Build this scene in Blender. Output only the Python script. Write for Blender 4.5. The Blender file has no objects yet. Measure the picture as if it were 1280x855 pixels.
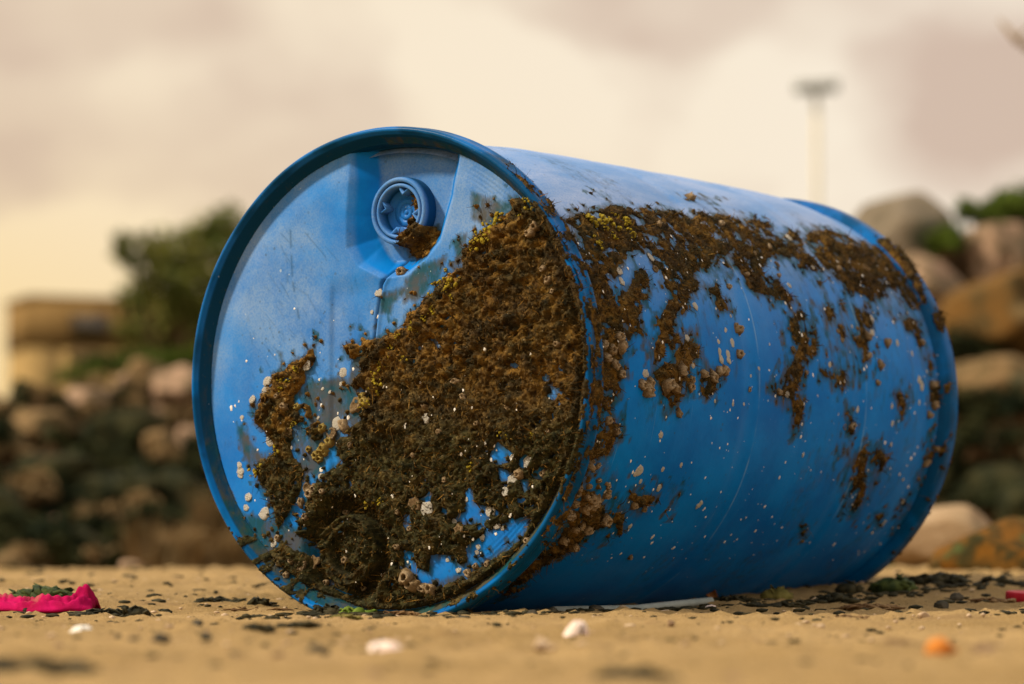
import bpy, bmesh, math, random
import numpy as np
from mathutils import Vector, Matrix

scene = bpy.context.scene
COL = scene.collection
R_ = math.radians

# ------------------------------------------------------------------ camera
cam = bpy.data.cameras.new('camera')
cam_ob = bpy.data.objects.new('camera', cam)
COL.objects.link(cam_ob)
cam_ob.location = (0.0, 0.0, 0.0954)
cam_ob.rotation_euler = (R_(90 + 3.7765), 0, 0)
cam.lens = 100.0
cam.sensor_width = 36.0
cam.clip_start = 0.05
cam.clip_end = 2000
cam.dof.use_dof = True
cam.dof.focus_distance = 3.26
cam.dof.aperture_fstop = 3.7
cam.dof.aperture_blades = 9
scene.camera = cam_ob

# ------------------------------------------------------------------ light
SUN_EL, SUN_AZ = R_(43), R_(-101)          # azimuth clockwise from +Y: the sun stands left of the camera
scene.view_settings.view_transform = 'Standard'
scene.view_settings.look = 'None'
scene.view_settings.exposure = 0.0
scene.view_settings.gamma = 1.0
scene.cycles.max_bounces = 6
world = bpy.data.worlds.new('World')
scene.world = world
world.use_nodes = True


class NT:
    """small helper for node trees"""
    def __init__(self, tree):
        self.t = tree

    def n(self, typ, **kw):
        nd = self.t.nodes.new(typ)
        ins = kw.pop('ins', {})
        for k, v in kw.items():
            setattr(nd, k, v)
        for k, v in ins.items():
            self.put(nd.inputs[k], v)
        return nd

    def put(self, sock, v):
        if isinstance(v, bpy.types.NodeSocket):
            self.t.links.new(v, sock)
        elif isinstance(v, tuple) and len(v) == 3 and sock.type == 'RGBA':
            sock.default_value = (*v, 1)
        else:
            sock.default_value = v

    def math(self, op, a, b=0.0, c=None, clamp=False):
        nd = self.t.nodes.new('ShaderNodeMath')
        nd.operation = op
        nd.use_clamp = clamp
        self.put(nd.inputs[0], a)
        self.put(nd.inputs[1], b)
        if c is not None:
            self.put(nd.inputs[2], c)
        return nd.outputs[0]

    def mix(self, fac, a, b, blend='MIX'):
        nd = self.t.nodes.new('ShaderNodeMix')
        nd.data_type = 'RGBA'
        nd.blend_type = blend
        self.put(nd.inputs[0], fac)
        self.put(nd.inputs[6], a)
        self.put(nd.inputs[7], b)
        return nd.outputs[2]

    def noise(self, vec, scale, detail=3.0, rough=0.55, dist=0.0):
        nd = self.n('ShaderNodeTexNoise', ins={'Scale': scale, 'Detail': detail, 'Roughness': rough, 'Distortion': dist})
        self.put(nd.inputs['Vector'], vec)
        return nd.outputs['Fac']

    def ramp(self, fac, lo, hi):
        nd = self.t.nodes.new('ShaderNodeMapRange')
        nd.interpolation_type = 'SMOOTHSTEP'
        self.put(nd.inputs[0], fac)
        nd.inputs[1].default_value = lo
        nd.inputs[2].default_value = hi
        return nd.outputs[0]

    def scale(self, vec, s):
        nd = self.t.nodes.new('ShaderNodeMapping')
        self.put(nd.inputs[0], vec)
        nd.inputs['Scale'].default_value = s
        return nd.outputs[0]

    def attr(self, name):
        return self.n('ShaderNodeAttribute', attribute_name=name).outputs['Fac']


def build_world():
    t = world.node_tree
    t.nodes.clear()
    h = NT(t)
    d = h.n('ShaderNodeTexCoord').outputs['Generated']
    sep = h.n('ShaderNodeSeparateXYZ', ins={0: d})
    z = sep.outputs[2]
    sky = h.n('ShaderNodeTexSky', sky_type='NISHITA', sun_disc=False, sun_elevation=SUN_EL, sun_rotation=SUN_AZ)
    sky.dust_density = 3.0
    skyc = h.mix(1.0, sky.outputs[0], (0.075, 0.075, 0.075), 'MULTIPLY')
    v = h.n('ShaderNodeMapping', ins={0: d, 1: (8.3, 0.0, 2.9), 3: (1.0, 1.0, 1.5)}).outputs[0]
    n1 = h.noise(v, 7.5, 3.5, 0.5, 0.3)
    n2 = h.noise(v, 17.0, 3.0, 0.5, 0.2)
    nn = h.math('ADD', h.math('MULTIPLY', n1, 0.75), h.math('MULTIPLY', n2, 0.25))
    thick = h.math('MULTIPLY', h.ramp(nn, 0.38, 0.64), 0.75)
    # separate cloud banks and gaps, each at its own bearing and height
    wx = h.math('MULTIPLY_ADD', h.noise(v, 21.0, 3.0, 0.55), 0.05, -0.025)
    wz = h.math('MULTIPLY_ADD', h.noise(h.n('ShaderNodeMapping', ins={0: v, 1: (4.0, 1.0, 2.0)}).outputs[0], 21.0, 3.0, 0.55), 0.04, -0.020)
    for (cx, cz, rx, rz, amount) in CLOUDS:
        px = h.math('DIVIDE', h.math('SUBTRACT', h.math('ADD', sep.outputs[0], wx), cx), rx)
        pz = h.math('DIVIDE', h.math('SUBTRACT', h.math('ADD', z, wz), cz), rz)
        dd = h.math('ADD', h.math('MULTIPLY', px, px), h.math('MULTIPLY', pz, pz))
        front = h.math('GREATER_THAN', sep.outputs[1], 0.0)
        thick = h.math('MULTIPLY_ADD', h.math('MULTIPLY', h.ramp(dd, 1.0, 0.0), front), amount, thick)
    thick = h.math('MINIMUM', h.math('MAXIMUM', thick, 0.0), 1.15)
    # warmer and yellower low on the side the light comes from
    side = h.math('MULTIPLY_ADD', sep.outputs[0], -3.0, 0.42, clamp=True)
    low_ = h.ramp(z, 0.17, 0.03)
    side = h.math('MULTIPLY', side, h.math('MULTIPLY_ADD', low_, 0.7, 0.3))
    bright = h.mix(side, (1.00, 0.880, 0.715), (1.02, 0.735, 0.330))
    grey = h.mix(side, (0.690, 0.525, 0.415), (0.760, 0.560, 0.360))
    cl = h.mix(h.math('MULTIPLY', thick, h.math('MULTIPLY_ADD', low_, -0.55, 1.0)), bright, grey)
    high = h.ramp(z, 0.17, 0.80)
    cl = h.mix(high, cl, (1.22, 1.16, 1.14))
    final = h.mix(0.93, skyc, cl)
    low = h.ramp(z, -0.02, -0.12)
    final = h.mix(low, final, (0.30, 0.24, 0.16))
    bg = h.n('ShaderNodeBackground', ins={'Color': final, 'Strength': WORLD_STRENGTH})
    out = h.n('ShaderNodeOutputWorld')
    t.links.new(bg.outputs[0], out.inputs[0])


CLOUDS = [(0.155, 0.152, 0.070, 0.034, 0.75), (0.050, 0.182, 0.060, 0.024, 0.55), (-0.165, 0.182, 0.085, 0.030, 0.45), (-0.178, 0.120, 0.032, 0.024, 0.40), (-0.085, 0.140, 0.050, 0.030, 0.35),
          (0.095, 0.135, 0.050, 0.035, -0.8), (-0.010, 0.150, 0.050, 0.030, -0.6), (-0.140, 0.085, 0.050, 0.030, -0.6), (0.130, 0.100, 0.070, 0.022, -0.5)]
WORLD_STRENGTH = 1.0
build_world()
sun = bpy.data.lights.new('sun', 'SUN')
sun.energy = 5.0
sun.angle = R_(5)
sun.color = (1.0, 0.89, 0.72)
sun_ob = bpy.data.objects.new('sun', sun)
COL.objects.link(sun_ob)
sd = Vector((math.sin(SUN_AZ) * math.cos(SUN_EL), math.cos(SUN_AZ) * math.cos(SUN_EL), math.sin(SUN_EL)))
sun_ob.rotation_euler = sd.to_track_quat('Z', 'Y').to_euler()
sun_ob.location = (-3, -2, 5)

# ------------------------------------------------------------------ numpy noise
def _h(i, j, k, seed):
    x = (i.astype(np.int64) * 374761393 + j.astype(np.int64) * 668265263 + k.astype(np.int64) * 2147483647 + seed * 144665) & 0xFFFFFFFF
    x = ((x ^ (x >> 13)) * 1274126177) & 0xFFFFFFFF
    x = ((x ^ (x >> 16)) * 2246822519) & 0xFFFFFFFF
    return ((x ^ (x >> 15)) & 0xFFFFFF) / float(0xFFFFFF)


def vnoise(p, seed=0):
    p = np.asarray(p, float)
    i = np.floor(p).astype(np.int64)
    f = p - i
    u = f * f * (3 - 2 * f)
    r = 0
    for a in (0, 1):
        wx = u[:, 0] if a else 1 - u[:, 0]
        for b in (0, 1):
            wy = u[:, 1] if b else 1 - u[:, 1]
            for c in (0, 1):
                wz = u[:, 2] if c else 1 - u[:, 2]
                r = r + wx * wy * wz * _h(i[:, 0] + a, i[:, 1] + b, i[:, 2] + c, seed)
    return r


def fbm(p, octs=4, seed=0, gain=0.5):
    p = np.asarray(p, float)
    s, a, t = 0, 1.0, 0.0
    for o in range(octs):
        s = s + a * vnoise(p * 2.0 ** o + 17.3 * o, seed + o)
        t += a
        a *= gain
    return s / t


def worley(p2, seed=0):
    """nearest jittered feature point: distance and a random number of its cell"""
    i = np.floor(p2).astype(np.int64)
    best = np.full(len(p2), 9.0)
    rid = np.zeros(len(p2))
    z = np.zeros(len(p2), np.int64)
    for a in (-1, 0, 1):
        for b in (-1, 0, 1):
            ci, cj = i[:, 0] + a, i[:, 1] + b
            fx = ci + _h(ci, cj, z, seed)
            fy = cj + _h(ci, cj, z + 1, seed)
            d = np.hypot(p2[:, 0] - fx, p2[:, 1] - fy)
            k = d < best
            best = np.where(k, d, best)
            rid = np.where(k, _h(ci, cj, z + 2, seed), rid)
    return best, rid


def smooth(x, a, b):
    t = np.clip((x - a) / (b - a), 0, 1)
    return t * t * (3 - 2 * t)


def sdf(poly, X, Y):
    """signed distance to a polygon, positive inside"""
    P = np.array(poly, float)
    out = np.full(X.shape, -999.0)
    pad = 45
    sel = (X > P[:, 0].min() - pad) & (X < P[:, 0].max() + pad) & (Y > P[:, 1].min() - pad) & (Y < P[:, 1].max() + pad)
    x, y = X[sel], Y[sel]
    d = np.full(x.shape, 1e9)
    ins = np.zeros(x.shape, bool)
    n = len(P)
    for i in range(n):
        ax, ay = P[i]
        bx, by = P[(i + 1) % n]
        ex, ey = bx - ax, by - ay
        L = ex * ex + ey * ey + 1e-9
        t = np.clip(((x - ax) * ex + (y - ay) * ey) / L, 0, 1)
        d = np.minimum(d, np.hypot(x - ax - t * ex, y - ay - t * ey))
        c = (ay > y) != (by > y)
        if by != ay:
            ins ^= c & (x < (bx - ax) * (y - ay) / (by - ay) + ax)
    out[sel] = np.where(ins, d, -d)
    return out


# ------------------------------------------------------------------ object helpers
def mesh_obj(name, verts, faces, mat=None, parent=None, smooth_=True, attrs=None):
    me = bpy.data.meshes.new(name)
    verts = np.asarray(verts, np.float32)
    me.vertices.add(len(verts))
    me.vertices.foreach_set('co', verts.ravel())
    if isinstance(faces, np.ndarray):
        k = faces.shape[1]
        nf = len(faces)
        me.loops.add(nf * k)
        me.loops.foreach_set('vertex_index', faces.astype(np.int32).ravel())
        me.polygons.add(nf)
        me.polygons.foreach_set('loop_start', np.arange(0, nf * k, k, dtype=np.int32))
    else:
        ls = np.cumsum([0] + [len(f) for f in faces])
        me.loops.add(int(ls[-1]))
        me.loops.foreach_set('vertex_index', np.fromiter((i for f in faces for i in f), np.int32))
        me.polygons.add(len(faces))
        me.polygons.foreach_set('loop_start', ls[:-1].astype(np.int32))
    me.update(calc_edges=True)
    me.validate()
    if smooth_:
        me.polygons.foreach_set('use_smooth', np.ones(len(me.polygons), bool))
    for k, v in (attrs or {}).items():
        a = me.attributes.new(k, 'FLOAT', 'POINT')
        a.data.foreach_set('value', np.asarray(v, np.float32))
    if mat:
        me.materials.append(mat)
    o = bpy.data.objects.new(name, me)
    COL.objects.link(o)
    if parent:
        o.parent = parent
    return o


def link_copy(name, me, parent, matrix):
    o = bpy.data.objects.new(name, me)
    COL.objects.link(o)
    if parent:
        o.parent = parent
    o.matrix_local = matrix
    return o


def tag(o, label=None, cat=None, group=None, kind=None):
    if label:
        o['label'] = label
    if cat:
        o['category'] = cat
    if group:
        o['group'] = group
    if kind:
        o['kind'] = kind
    return o


def empty(name, loc, rz=0.0):
    o = bpy.data.objects.new(name, None)
    o.empty_display_size = 0.1
    o.location = loc
    o.rotation_euler = (0, 0, rz)
    COL.objects.link(o)
    return o


def lathe(profile, seg=160, closed=False, axis='y'):
    """profile of (along, radius); turned round the y axis"""
    P = np.array(profile, float)
    a = np.linspace(0, 2 * math.pi, seg, endpoint=False)
    n = len(P)
    V = np.zeros((n, seg, 3))
    V[:, :, 0] = P[:, 1:2] * np.cos(a)
    V[:, :, 1] = P[:, 0:1]
    V[:, :, 2] = P[:, 1:2] * np.sin(a)
    rows = n if closed else n - 1
    i = np.arange(rows)[:, None]
    j = np.arange(seg)[None, :]
    i2, j2 = (i + 1) % n, (j + 1) % seg
    F = np.stack([i * seg + j + 0 * i, i * seg + j2, i2 * seg + j2, i2 * seg + j + 0 * i], -1).reshape(-1, 4)
    return V.reshape(-1, 3), F


def resample(profile, step):
    out = []
    for (a, b) in zip(profile[:-1], profile[1:]):
        k = max(1, int(math.hypot(b[0] - a[0], b[1] - a[1]) / step))
        for q in range(k):
            out.append((a[0] + (b[0] - a[0]) * q / k, a[1] + (b[1] - a[1]) * q / k))
    out.append(profile[-1])
    return out


def tube(pts, rad, seg=6, flat=1.0, cap=True):
    """a bent, tapering tube through pts; rad is a number or a list"""
    pts = [Vector(p) for p in pts]
    n = len(pts)
    rad = [rad] * n if not hasattr(rad, '__len__') else rad
    V, F = [], []
    for i, p in enumerate(pts):
        d = (pts[min(i + 1, n - 1)] - pts[max(i - 1, 0)]).normalized()
        s = d.cross(Vector((0, 0, 1)))
        if s.length < 1e-3:
            s = Vector((1, 0, 0))
        s.normalize()
        u = s.cross(d)
        for k in range(seg):
            a = 2 * math.pi * k / seg
            V.append(p + s * math.cos(a) * rad[i] + u * math.sin(a) * rad[i] * flat)
    for i in range(n - 1):
        for k in range(seg):
            F.append((i * seg + k, i * seg + (k + 1) % seg, (i + 1) * seg + (k + 1) % seg, (i + 1) * seg + k))
    if cap:
        F.append(tuple(range(seg))[::-1])
        F.append(tuple((n - 1) * seg + k for k in range(seg)))
    return V, F


class Acc:
    def __init__(self):
        self.V, self.F = [], []

    def add(self, V, F):
        b = len(self.V)
        self.V += [tuple(v) for v in V]
        self.F += [tuple(b + i for i in f) for f in F]

    def box(self, x0, x1, y0, y1, z0, z1):
        V = [(x, y, z) for z in (z0, z1) for y in (y0, y1) for x in (x0, x1)]
        self.add(V, [(0, 2, 3, 1), (4, 5, 7, 6), (0, 1, 5, 4), (2, 6, 7, 3), (0, 4, 6, 2), (1, 3, 7, 5)])

    def obj(self, name, mat, parent=None, smooth_=False):
        return mesh_obj(name, self.V, self.F, mat, parent, smooth_)


_ICO = {}
def ico(sub):
    if sub not in _ICO:
        bm = bmesh.new()
        bmesh.ops.create_icosphere(bm, subdivisions=sub, radius=1.0)
        bm.verts.ensure_lookup_table()
        V = np.array([v.co[:] for v in bm.verts])
        F = np.array([[v.index for v in f.verts] for f in bm.faces])
        bm.free()
        _ICO[sub] = (V, F)
    return _ICO[sub]


# ------------------------------------------------------------------ materials
def material(name):
    m = bpy.data.materials.new(name)
    m.use_nodes = True
    t = m.node_tree
    h = NT(t)
    b = t.nodes['Principled BSDF']
    co = h.n('ShaderNodeTexCoord').outputs['Object']
    return m, h, b, co


def bump(h, b, height, strength=0.4, dist=0.002):
    nd = h.n('ShaderNodeBump', ins={'Strength': strength, 'Distance': dist, 'Height': height})
    h.t.links.new(nd.outputs[0], b.inputs['Normal'])


def two_tone(name, c1, c2, scale, rough=0.8, bscale=None, bstr=0.4, bdist=0.004, c3=None, spec=0.06, world_co=False):
    m, h, b, co = material(name)
    if world_co:
        co = h.n('ShaderNodeNewGeometry').outputs['Position']
    f = h.ramp(h.noise(co, scale, 5, 0.6), 0.36, 0.64)
    c = h.mix(f, c1, c2)
    if c3:
        f3 = h.ramp(h.noise(co, scale * 0.43, 4, 0.65, 0.5), 0.54, 0.66)
        c = h.mix(f3, c, c3)
    h.put(b.inputs['Base Color'], c)
    b.inputs['Roughness'].default_value = rough
    b.inputs['Specular IOR Level'].default_value = spec
    bump(h, b, h.noise(co, bscale or scale * 4, 5, 0.65), bstr, bdist)
    return m


def plastic_material():
    m, h, b, co = material('weathered_blue_plastic')
    film, dust_sheen, scuff_shade = h.attr('film'), h.attr('dust_sheen'), h.attr('scuff_shade')
    n1 = h.ramp(h.noise(co, 8, 5, 0.65), 0.28, 0.72)
    base = h.mix(n1, (0.0004, 0.112, 0.410), (0.0006, 0.180, 0.560))
    # chalky bleaching in cloudy patches and grain, with sky sheen painted on upper parts
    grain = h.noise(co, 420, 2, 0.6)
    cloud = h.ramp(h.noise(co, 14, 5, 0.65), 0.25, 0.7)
    chalk_sheen = h.math('MULTIPLY', dust_sheen, h.math('MULTIPLY_ADD', cloud, 0.7, 0.3), clamp=True)
    chalk_sheen = h.math('MULTIPLY', chalk_sheen, h.math('MULTIPLY_ADD', grain, 1.5, 0.15), clamp=True)
    base = h.mix(h.math('MULTIPLY', chalk_sheen, 0.8), base, (0.160, 0.275, 0.455))
    base = h.mix(h.math('MULTIPLY', h.ramp(dust_sheen, 0.9, 2.1), h.math('MULTIPLY', h.math('MULTIPLY_ADD', grain, 0.9, 0.1), h.ramp(h.noise(h.scale(co, (16, 5, 16)), 1.0, 5, 0.65, 0.4), 0.30, 0.72))), base, (0.370, 0.425, 0.570))  # whiter sky reflection painted into the colour of the drum's top
    base = h.mix(scuff_shade, base, (0.0008, 0.030, 0.060))  # dark navy: scratches, and shade painted on the inner lip and bung recess
    # thin algae film
    fn = h.noise(h.scale(co, (1.5, 1.5, 0.6)), 60, 5, 0.72)
    fa = h.math('ADD', h.math('MULTIPLY', film, 0.62), h.math('MULTIPLY', fn, 0.62))
    fa = h.ramp(fa, 0.66, 0.96)
    fcol = h.mix(h.ramp(h.noise(co, 30, 3, 0.6), 0.4, 0.6), (0.010, 0.050, 0.042), (0.062, 0.050, 0.018))
    base = h.mix(h.math('MULTIPLY', fa, 0.88), base, fcol)
    # fine dark and pale specks
    vo = h.n('ShaderNodeTexVoronoi', ins={'Scale': 85.0})
    h.put(vo.inputs['Vector'], co)
    near = h.math('LESS_THAN', vo.outputs['Distance'], h.math('MULTIPLY_ADD', h.noise(co, 40, 2), 0.5, -0.16))
    base = h.mix(h.math('MULTIPLY', near, h.math('MULTIPLY', film, 0.8)), base, (0.040, 0.055, 0.030))
    vp = h.n('ShaderNodeTexVoronoi', ins={'Scale': 60.0})
    h.put(vp.inputs['Vector'], h.scale(co, (1.3, 0.9, 1.1)))
    pale = h.math('LESS_THAN', vp.outputs['Distance'], h.math('MULTIPLY_ADD', h.noise(co, 23, 2), 0.42, -0.19))
    base = h.mix(h.math('MULTIPLY', pale, 0.55), base, (0.42, 0.50, 0.52))
    # scuffed mould rings and fine drag scratches running round the wall
    sy = h.n('ShaderNodeSeparateXYZ', ins={0: co}).outputs[1]
    ring = h.math('MAXIMUM', h.ramp(h.math('ABSOLUTE', h.math('SUBTRACT', sy, 0.3737)), 0.0022, 0.0006), h.ramp(h.math('ABSOLUTE', h.math('SUBTRACT', sy, 0.6470)), 0.0022, 0.0006))
    ring = h.math('MULTIPLY', ring, h.ramp(h.noise(h.scale(co, (9, 1, 9)), 1.0, 4, 0.7), 0.42, 0.62))
    drag = h.ramp(h.noise(h.scale(co, (8, 520, 8)), 1.0, 4, 0.65), 0.66, 0.74)
    drag = h.math('MULTIPLY', drag, h.math('MULTIPLY', h.ramp(h.noise(co, 7, 3, 0.6), 0.48, 0.62), h.math('GREATER_THAN', sy, 0.06)))
    base = h.mix(h.math('MULTIPLY', h.math('MAXIMUM', ring, drag), 0.40), base, (0.22, 0.36, 0.50))
    salt = h.ramp(h.noise(co, 260, 3, 0.75), 0.66, 0.76)
    base = h.mix(h.math('MULTIPLY', salt, h.math('MULTIPLY', h.ramp(h.noise(co, 11, 4, 0.6), 0.45, 0.65), 0.45)), base, (0.40, 0.46, 0.48))
    h.put(b.inputs['Base Color'], base)
    rough = h.math('ADD', h.math('MULTIPLY_ADD', h.noise(co, 30, 4, 0.6), 0.18, 0.20), h.math('MULTIPLY', h.math('MAXIMUM', film, chalk_sheen), 0.25))
    h.put(b.inputs['Roughness'], rough)
    b.inputs['Specular IOR Level'].default_value = 0.06
    sc = h.noise(h.scale(co, (300, 18, 60)), 1.0, 3, 0.7)
    hh = h.math('ADD', h.math('MULTIPLY', sc, 0.35), h.math('MULTIPLY', h.noise(co, 160, 4, 0.6), 0.4))
    hh = h.math('ADD', hh, h.math('MULTIPLY', fa, 0.7))
    bump(h, b, hh, 0.35, 0.0012)
    return m


def crust_material():
    m, h, b, co = material('dried_algae_crust')
    och, grn = h.attr('ochre'), h.attr('green')
    n1 = h.ramp(h.noise(co, 130, 5, 0.7), 0.3, 0.72)
    c = h.mix(n1, (0.007, 0.0055, 0.002), (0.070, 0.040, 0.013))
    c = h.mix(h.math('MULTIPLY', grn, 0.85), c, h.mix(n1, (0.006, 0.0085, 0.0032), (0.052, 0.046, 0.012)))
    n2 = h.ramp(h.noise(co, 48, 4, 0.65), 0.50, 0.72)
    c = h.mix(h.math('MULTIPLY', n2, 0.5), c, (0.135, 0.088, 0.028))
    n4 = h.ramp(h.noise(co, 24, 5, 0.7, 0.6), 0.50, 0.66)
    c = h.mix(h.math('MULTIPLY', n4, 0.7), c, (0.010, 0.009, 0.0045))
    c = h.mix(och, c, h.mix(n1, (0.090, 0.038, 0.007), (0.310, 0.160, 0.022)))
    n3 = h.ramp(h.noise(co, 330, 3, 0.7), 0.62, 0.74)
    c = h.mix(h.math('MULTIPLY', n3, 0.8), c, (0.42, 0.31, 0.15))
    h.put(b.inputs['Base Color'], c)
    b.inputs['Roughness'].default_value = 0.85
    b.inputs['Specular IOR Level'].default_value = 0.10
    bump(h, b, h.noise(co, 600, 4, 0.7), 0.8, 0.0015)
    return m


def sand_material():
    m, h, b, co = material('beach_sand')
    n1 = h.ramp(h.noise(co, 2.2, 5, 0.6), 0.3, 0.7)
    c = h.mix(n1, (0.225, 0.142, 0.052), (0.325, 0.212, 0.088))
    g = h.noise(co, 700, 2, 0.7)
    c = h.mix(h.ramp(g, 0.56, 0.72), c, (0.50, 0.35, 0.18))
    c = h.mix(h.ramp(h.noise(co, 460, 2, 0.7), 0.58, 0.68), c, (0.12, 0.07, 0.032))
    damp = h.ramp(h.noise(h.scale(co, (1.0, 1.6, 1.0)), 5.5, 4, 0.6, 0.6), 0.56, 0.70)
    c = h.mix(h.math('MULTIPLY', damp, 0.5), c, (0.190, 0.115, 0.052))
    h.put(b.inputs['Base Color'], c)
    b.inputs['Roughness'].default_value = 0.95
    b.inputs['Specular IOR Level'].default_value = 0.04
    hh = h.math('ADD', h.math('MULTIPLY', h.noise(co, 420, 3, 0.7), 0.5), h.math('MULTIPLY', h.noise(co, 90, 4, 0.6), 0.8))
    bump(h, b, hh, 0.7, 0.004)
    return m


PLASTIC = plastic_material()
CRUST = crust_material()
SAND = sand_material()
def growth_material(name, low, high, mid):
    """for the small growths, whose meshes are one unit across: worn pale tips, darker feet"""
    m, h, b, co = material(name)
    z = h.n('ShaderNodeSeparateXYZ', ins={0: co}).outputs[2]
    info = h.n('ShaderNodeObjectInfo').outputs['Random']
    f = h.math('ADD', h.math('MULTIPLY', z, 0.75), h.math('MULTIPLY_ADD', h.noise(co, 2.6, 4, 0.65), 1.1, -0.62))
    c = h.mix(h.ramp(f, 0.0, 0.75), low, high)
    c = h.mix(h.math('MULTIPLY', h.ramp(h.noise(co, 5.0, 3, 0.6), 0.52, 0.66), 0.6), c, mid)
    c = h.mix(h.math('MULTIPLY', info, 0.55), c, mid)
    h.put(b.inputs['Base Color'], c)
    b.inputs['Roughness'].default_value = 0.7
    b.inputs['Specular IOR Level'].default_value = 0.25
    bump(h, b, h.noise(h.scale(co, (1, 1, 0.3)), 7.0, 4, 0.65), 0.7, 0.25)
    return m


M_WHITE = growth_material('white_shell_scar', (0.62, 0.56, 0.44), (0.86, 0.83, 0.76), (0.80, 0.74, 0.62))
M_TAN = growth_material('tan_barnacle', (0.100, 0.058, 0.020), (0.74, 0.55, 0.33), (0.40, 0.25, 0.10))
M_YELB = growth_material('yellow_barnacle', (0.20, 0.11, 0.02), (0.60, 0.46, 0.12), (0.40, 0.26, 0.045))
M_YEL = growth_material('yellow_lichen', (0.34, 0.23, 0.008), (0.78, 0.62, 0.02), (0.62, 0.46, 0.014))
M_SHELLW = two_tone('white_shell', (0.80, 0.76, 0.68), (0.62, 0.56, 0.46), 160, 0.55, 500, 0.5, 0.001)
M_WEED = two_tone('dry_dark_seaweed', (0.016, 0.016, 0.009), (0.050, 0.042, 0.020), 60, 0.6, 300, 0.6, 0.002)
M_WEEDG = two_tone('green_seaweed', (0.020, 0.034, 0.012), (0.065, 0.080, 0.020), 60, 0.55, 300, 0.6, 0.002)
M_WEEDB = two_tone('brown_seaweed', (0.100, 0.052, 0.022), (0.200, 0.120, 0.052), 60, 0.7, 300, 0.6, 0.002)
M_OLIVE = two_tone('olive_seaweed', (0.095, 0.078, 0.018), (0.18, 0.15, 0.04), 60, 0.7, 300, 0.6, 0.002)
M_STONE_D = two_tone('dark_pebble_stone', (0.030, 0.028, 0.020), (0.075, 0.062, 0.042), 60, 0.75, 300, 0.5, 0.002)
M_STONE_B = two_tone('brown_pebble_stone', (0.15, 0.085, 0.045), (0.26, 0.17, 0.095), 60, 0.75, 300, 0.5, 0.002)
M_STONE_P = two_tone('pale_pebble_stone', (0.52, 0.38, 0.24), (0.40, 0.28, 0.17), 50, 0.75, 300, 0.5, 0.002)
M_SHELL_P = two_tone('pink_white_shell', (0.80, 0.66, 0.56), (0.70, 0.50, 0.40), 60, 0.5, 300, 0.4, 0.001)
M_ORANGE = two_tone('orange_shell', (0.52, 0.19, 0.03), (0.38, 0.12, 0.02), 60, 0.6, 300, 0.4, 0.001)
M_STRAW = two_tone('grey_plastic', (0.36, 0.38, 0.34), (0.28, 0.31, 0.28), 40, 0.45, 300, 0.2, 0.0005)
M_PINK = two_tone('pink_cloth', (0.42, 0.004, 0.075), (0.27, 0.002, 0.036), 28, 0.9, 700, 0.8, 0.0015, (0.33, 0.075, 0.070))
M_RED = two_tone('red_cap_plastic', (0.42, 0.022, 0.032), (0.34, 0.015, 0.025), 30, 0.45, 300, 0.2, 0.0005)
M_LEAFB = two_tone('brown_leaf', (0.40, 0.17, 0.055), (0.26, 0.10, 0.035), 70, 0.65, 300, 0.4, 0.001)
M_LEAFR = two_tone('maroon_leaf', (0.075, 0.022, 0.020), (0.040, 0.014, 0.013), 70, 0.5, 300, 0.4, 0.001)
M_LEAFG = two_tone('fresh_green_sprig', (0.13, 0.18, 0.022), (0.07, 0.11, 0.014), 70, 0.6, 300, 0.4, 0.001)
M_SOIL = two_tone('bank_soil', (0.010, 0.013, 0.005), (0.045, 0.034, 0.014), 2.6, 0.95, 9, 0.7, 0.05, (0.060, 0.075, 0.024), world_co=True)
M_RTAN = two_tone('tan_rock', (0.210, 0.130, 0.058), (0.080, 0.056, 0.024), 9, 0.9, 26, 0.7, 0.02, (0.070, 0.075, 0.040))
M_RPINK = two_tone('pinkish_rock', (0.360, 0.230, 0.145), (0.130, 0.092, 0.050), 11, 0.9, 26, 0.7, 0.02, (0.120, 0.105, 0.065))
M_RDARK = two_tone('dark_mossy_rock', (0.009, 0.012, 0.005), (0.038, 0.034, 0.013), 9, 0.9, 26, 0.7, 0.02, (0.035, 0.042, 0.017))
M_RGREY = two_tone('grey_rock', (0.200, 0.160, 0.110), (0.115, 0.092, 0.060), 6, 0.9, 26, 0.7, 0.02, (0.070, 0.080, 0.050))
M_RORANGE = two_tone('orange_rock', (0.140, 0.070, 0.018), (0.062, 0.044, 0.017), 6, 0.9, 26, 0.7, 0.02, (0.17, 0.115, 0.050))
M_RLICHEN = two_tone('lichen_spotted_rock', (0.150, 0.062, 0.008), (0.034, 0.028, 0.009), 30, 0.9, 60, 0.8, 0.012, (0.060, 0.075, 0.022))
M_RPALE = two_tone('pale_sandy_rock', (0.340, 0.235, 0.135), (0.270, 0.180, 0.095), 5, 0.9, 26, 0.6, 0.02, (0.23, 0.180, 0.095))
M_LEAF = two_tone('tree_leaves', (0.065, 0.084, 0.016), (0.190, 0.180, 0.036), 2.2, 0.7, 9, 0.2, 0.01, (0.130, 0.120, 0.036), world_co=True)
M_SHRUB = two_tone('dark_shrub_leaves', (0.009, 0.014, 0.005), (0.036, 0.036, 0.011), 5, 0.8, 9, 0.2, 0.01, world_co=True)
M_GREEN = two_tone('bright_green_leaves', (0.085, 0.120, 0.014), (0.045, 0.066, 0.012), 5, 0.8, 9, 0.2, 0.01, world_co=True)
M_DRY = two_tone('dry_grass', (0.230, 0.150, 0.066), (0.110, 0.074, 0.032), 5, 0.9, 9, 0.2, 0.01, world_co=True)
M_BARK = two_tone('bark', (0.150, 0.085, 0.040), (0.085, 0.052, 0.026), 6, 0.9, 30, 0.6, 0.02)
M_TWIG = two_tone('bare_twig_bark', (0.30, 0.22, 0.13), (0.22, 0.155, 0.09), 20, 0.9, 60, 0.4, 0.005)
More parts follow.
